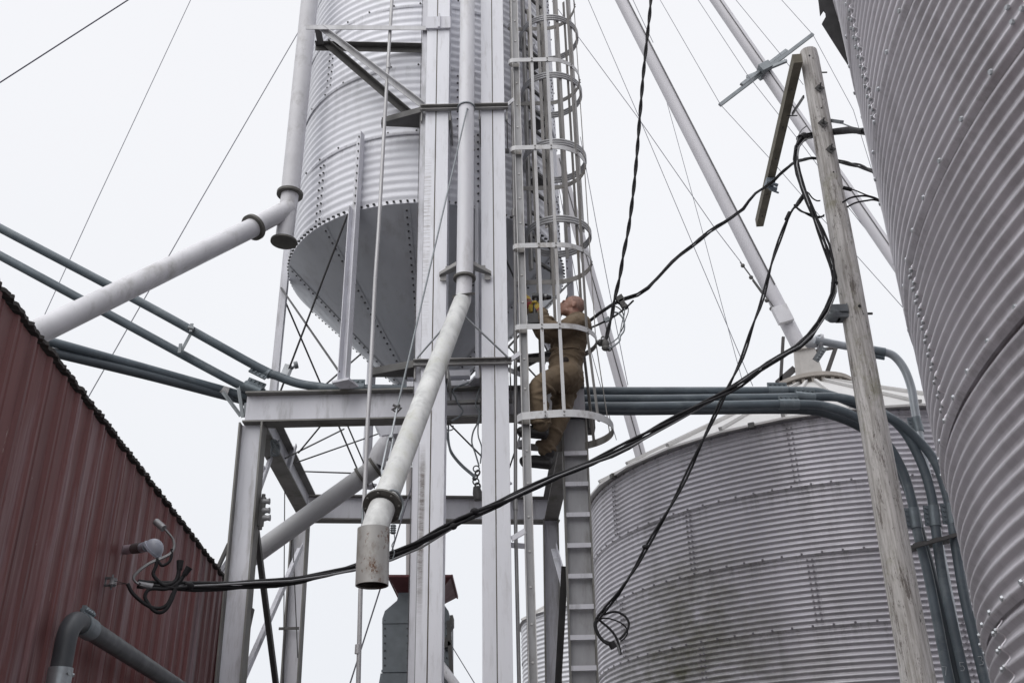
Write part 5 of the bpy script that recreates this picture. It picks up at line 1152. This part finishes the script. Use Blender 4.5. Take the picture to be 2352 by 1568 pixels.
for sy in (-1, 1):                                # eye and stubble brow read as small dark marks
    k = MB(); k.ell(hp(-.083, sy*.033, -.002), .010, .012, .008); k.build('eye', mat('eye_dark', (.05, .03, .025), .4) if sy < 0 else bpy.data.materials['eye_dark'], person)
# coverall
k = MB()
limb(k, [PY(1326, 748, 8.2), chs+V(.01, 0, 0), wst, pelv], [.135, .158, .148, .158])
k.ell(chs+V(.02, 0, .03), .15, .20, .14); k.ell(pelv+V(.02, 0, -.02), .155, .19, .16); k.ell(wst+V(.01, 0, 0), .14, .175, .14)
for a_, b_, c_, y in ((shL, elL, wrL, -1), (shR, elR, wrR, 1)): limb(k, [chs+V(.02, .08*y, .05), a_, b_, c_], [.11, .088, .070, .050])
limb(k, [pelv+V(.02, -.06, 0), hpL, (hpL+knL)/2+V(0, 0, .02), knL, (knL+anL)/2, anL+V(.01, 0, .03)], [.13, .125, .108, .092, .082, .070])
limb(k, [pelv+V(.02, .06, -.02), hpR, (hpR+knR)/2, knR, (knR+anR)/2, anR+V(.01, 0, .03)], [.13, .125, .105, .090, .080, .072])
for q in range(18): # collar
    a_ = 2*math.pi*q/18; k.ell(nk+V(.010+.068*math.cos(a_), .068*math.sin(a_), -.026+.022*math.cos(a_)), .020, .020, .024)
rf_ = np.random.default_rng(21)
def folds(a, b, r0, r1, n, thick=.011, spread=1.):
    """cloth creases: part rings lying round a limb, each tilted its own way"""
    a = np.asarray(a, float); b = np.asarray(b, float); d = nrm(b-a); e1_ = nrm(np.cross(d, (0.2, 1, .1))); e2_ = np.cross(d, e1_)
    for i in range(n):
        t = (i+.5)/n+rf_.uniform(-.25, .25)/n; r_ = (r0+(r1-r0)*t)*1.0; tl = rf_.uniform(-.65, .65)*spread; ph_ = rf_.uniform(0, 6.3); ln = rf_.uniform(2.0, 4.6)
        P = []
        for q in np.linspace(0, ln, 14): P.append(a+(b-a)*t+(e1_*math.cos(q+ph_)+e2_*math.sin(q+ph_))*r_+d*r_*tl*math.cos(q))
        k.tube(P, [thick*math.sin(math.pi*(j+.6)/14.2)+.003 for j in range(14)], 8)
folds(elL, wrL, .070, .052, 6); folds(shL, elL, .088, .072, 6); folds(elR, wrR, .070, .052, 5); folds(shR, elR, .088, .072, 5)
folds(PY(1300, 830, 8.2), PY(1310, 770, 8.2), .155, .160, 7, .012, .5); folds(pelv+V(0, 0, -.06), wst+V(0, 0, -.03), .165, .155, 7, .013, .5)
folds(hpL, knL, .122, .095, 8, .013); folds(knL, anL, .090, .074, 8, .012); folds(hpR, knR, .120, .094, 8, .013); folds(knR, anR, .088, .076, 8, .012)
for an_ in (anL, anR): folds(an_+V(.01, 0, .11), an_+V(.012, 0, .015), .078, .084, 5, .014, .4)     # bunched hems
cov = remeshed(k, 'coverall', DUCK, person, .0085, 2, .012, .05)
k = MB(); k.ell(PY(1299, 827, 8.03), .030, .020, .034); k.build('pocket', mat('dark_pocket', (.025, .018, .015), .9), person)
k = MB()                                           # waist seam, zip flap and hip pocket edge
wz = PY(1303, 818, 8.2)
k.tube([wz+V(.150*math.cos(t)-.003, .178*math.sin(t), .012*math.cos(t)) for t in np.linspace(0, 2*math.pi, 40, endpoint=False)], .007, 6, closed=True)
k.build('waist_seam', DUCK, person)
# short cropped grey hair over the crown
k = MB(); c_h = hp(.022, 0, .034); cs_, sn_ = math.cos(tilt), math.sin(tilt); k.ell(c_h, .0985, .0765, .0875, [[cs_, 0, -sn_], [0, 1, 0], [sn_, 0, cs_]], 24, 16)
k.build('cropped_hair', mat('cropped_hair', (.27, .165, .135), .8, 0, .2, 60, dirt=(.20, .15, .13), dirt_amt=.6, dirt_scale=40, dirt_stretch=(1, 1, 1)), person)
def boot(an, toe, heel, name='boot'):
    k = MB(); limb(k, [an+V(.01, 0, .06), an+V(.015, 0, .0)], [.056, .058]); d_ = nrm(toe-heel)
    limb(k, [heel, (heel+toe)/2+V(0, 0, .012), toe], [.046, .049, .042])
    for sy in (-.026, .026): limb(k, [heel+V(0, sy, -.02), toe+V(0, sy, -.014)], [.034, .032])
    return remeshed(k, name, BOOT, person, .009, 3)
yL, yR = 8.13, 8.30
boot(PY(1244, 978, 8.11), PY(1197, 990, yL), PY(1250, 993, yL)); boot(PY(1256, 1040, yR), PY(1203, 1058, yR), PY(1260, 1062, yR))
def glove(wr, palm, fdir, curl_ax, tdir, name='glove'):
    """palm, four fingers closing round a bar and an opposed thumb"""
    k = MB(); fdir = nrm(fdir); curl_ax = nrm(curl_ax); nn = nrm(np.cross(fdir, curl_ax))
    limb(k, [wr, palm], [.040, .042]); k.ell(palm, .046, .040, .046)
    for i in range(4):
        b_ = palm+curl_ax*(.030-.020*i)+fdir*.03; L_ = (.040, .045, .042, .034)[i]; a_ = 0.; P = [b_]
        for sgm in range(3):
            a_ += R((28, 58, 62)[sgm]); d_ = fdir*math.cos(a_)+nn*math.sin(a_); P.append(P[-1]+d_*L_*(1, .8, .65)[sgm])
        limb(k, P, [.0125, .0118, .011, .010], 3)
    tb_ = palm+curl_ax*.035; t1 = tb_+nrm(tdir)*.035+fdir*.015; t2 = t1+fdir*.03+nn*.02
    limb(k, [tb_, t1, t2], [.015, .0135, .012], 3)
    g_ = remeshed(k, name, GLOVE, person, .006, 2)
    k = MB(); limb(k, [wr+(palm-wr)*-.25, wr+(palm-wr)*.35], [.047, .045]); remeshed(k, 'glove_cuff', CUFF, g_, .008, 2)
    return g_
drY = 8.02; grip = PY(1229, 704, drY)
glove(wrL, grip+V(.022, .01, -.01), V(-1, 0, .1), V(0, -.15, 1), V(0, -1, .2))
rg = V(XR, yr1, PY(1207, 688, yr1)[2])
glove(wrR, rg+V(.045, -.012, -.01), V(-1, 0, .1), V(0, .1, 1), V(0, -1, .3))
# cordless drill held in the left hand
dr = thing('power_drill', grip, 'black cordless drill, chuck pointing right, held up in the gloved hand of the worker', 'drill')
TOOL = mat('black_tool_plastic', (.022, .021, .023), .45, 0, .2, 20)
k = MB(); d0, d1 = PY(1222, 681, drY), PY(1250, 682, drY); k.tube([d0, d0+(d1-d0)*.2, d1], [.030, .036, .034], 16); k.tube([d0+(d1-d0)*.35+V(0, 0, -.01), grip, PY(1229, 722, drY)], [.026, .021, .024], 12); k.build('body', TOOL, dr)
k = MB(); k.tube([d1, d1+V(.02, 0, 0)], .030, 14); k.build('collar', ALU, dr)
k = MB(); c_ = PY(1259, 683, drY); k.tube([d1+V(.02, 0, 0), c_, c_+V(.03, 0, 0)], [.027, .025, .016], 14); k.build('chuck', TOOL, dr)
k = MB(); k.tube([c_+V(.03, 0, 0), c_+V(.085, 0, -.002)], .004, 6); k.build('bit', GALVD, dr)
k = MB(); b_ = PY(1226, 734, drY); k.obox(b_, (.052, 0, .004), (0, .036, 0), (-.002, 0, .05)); k.build('battery', TOOL, dr)
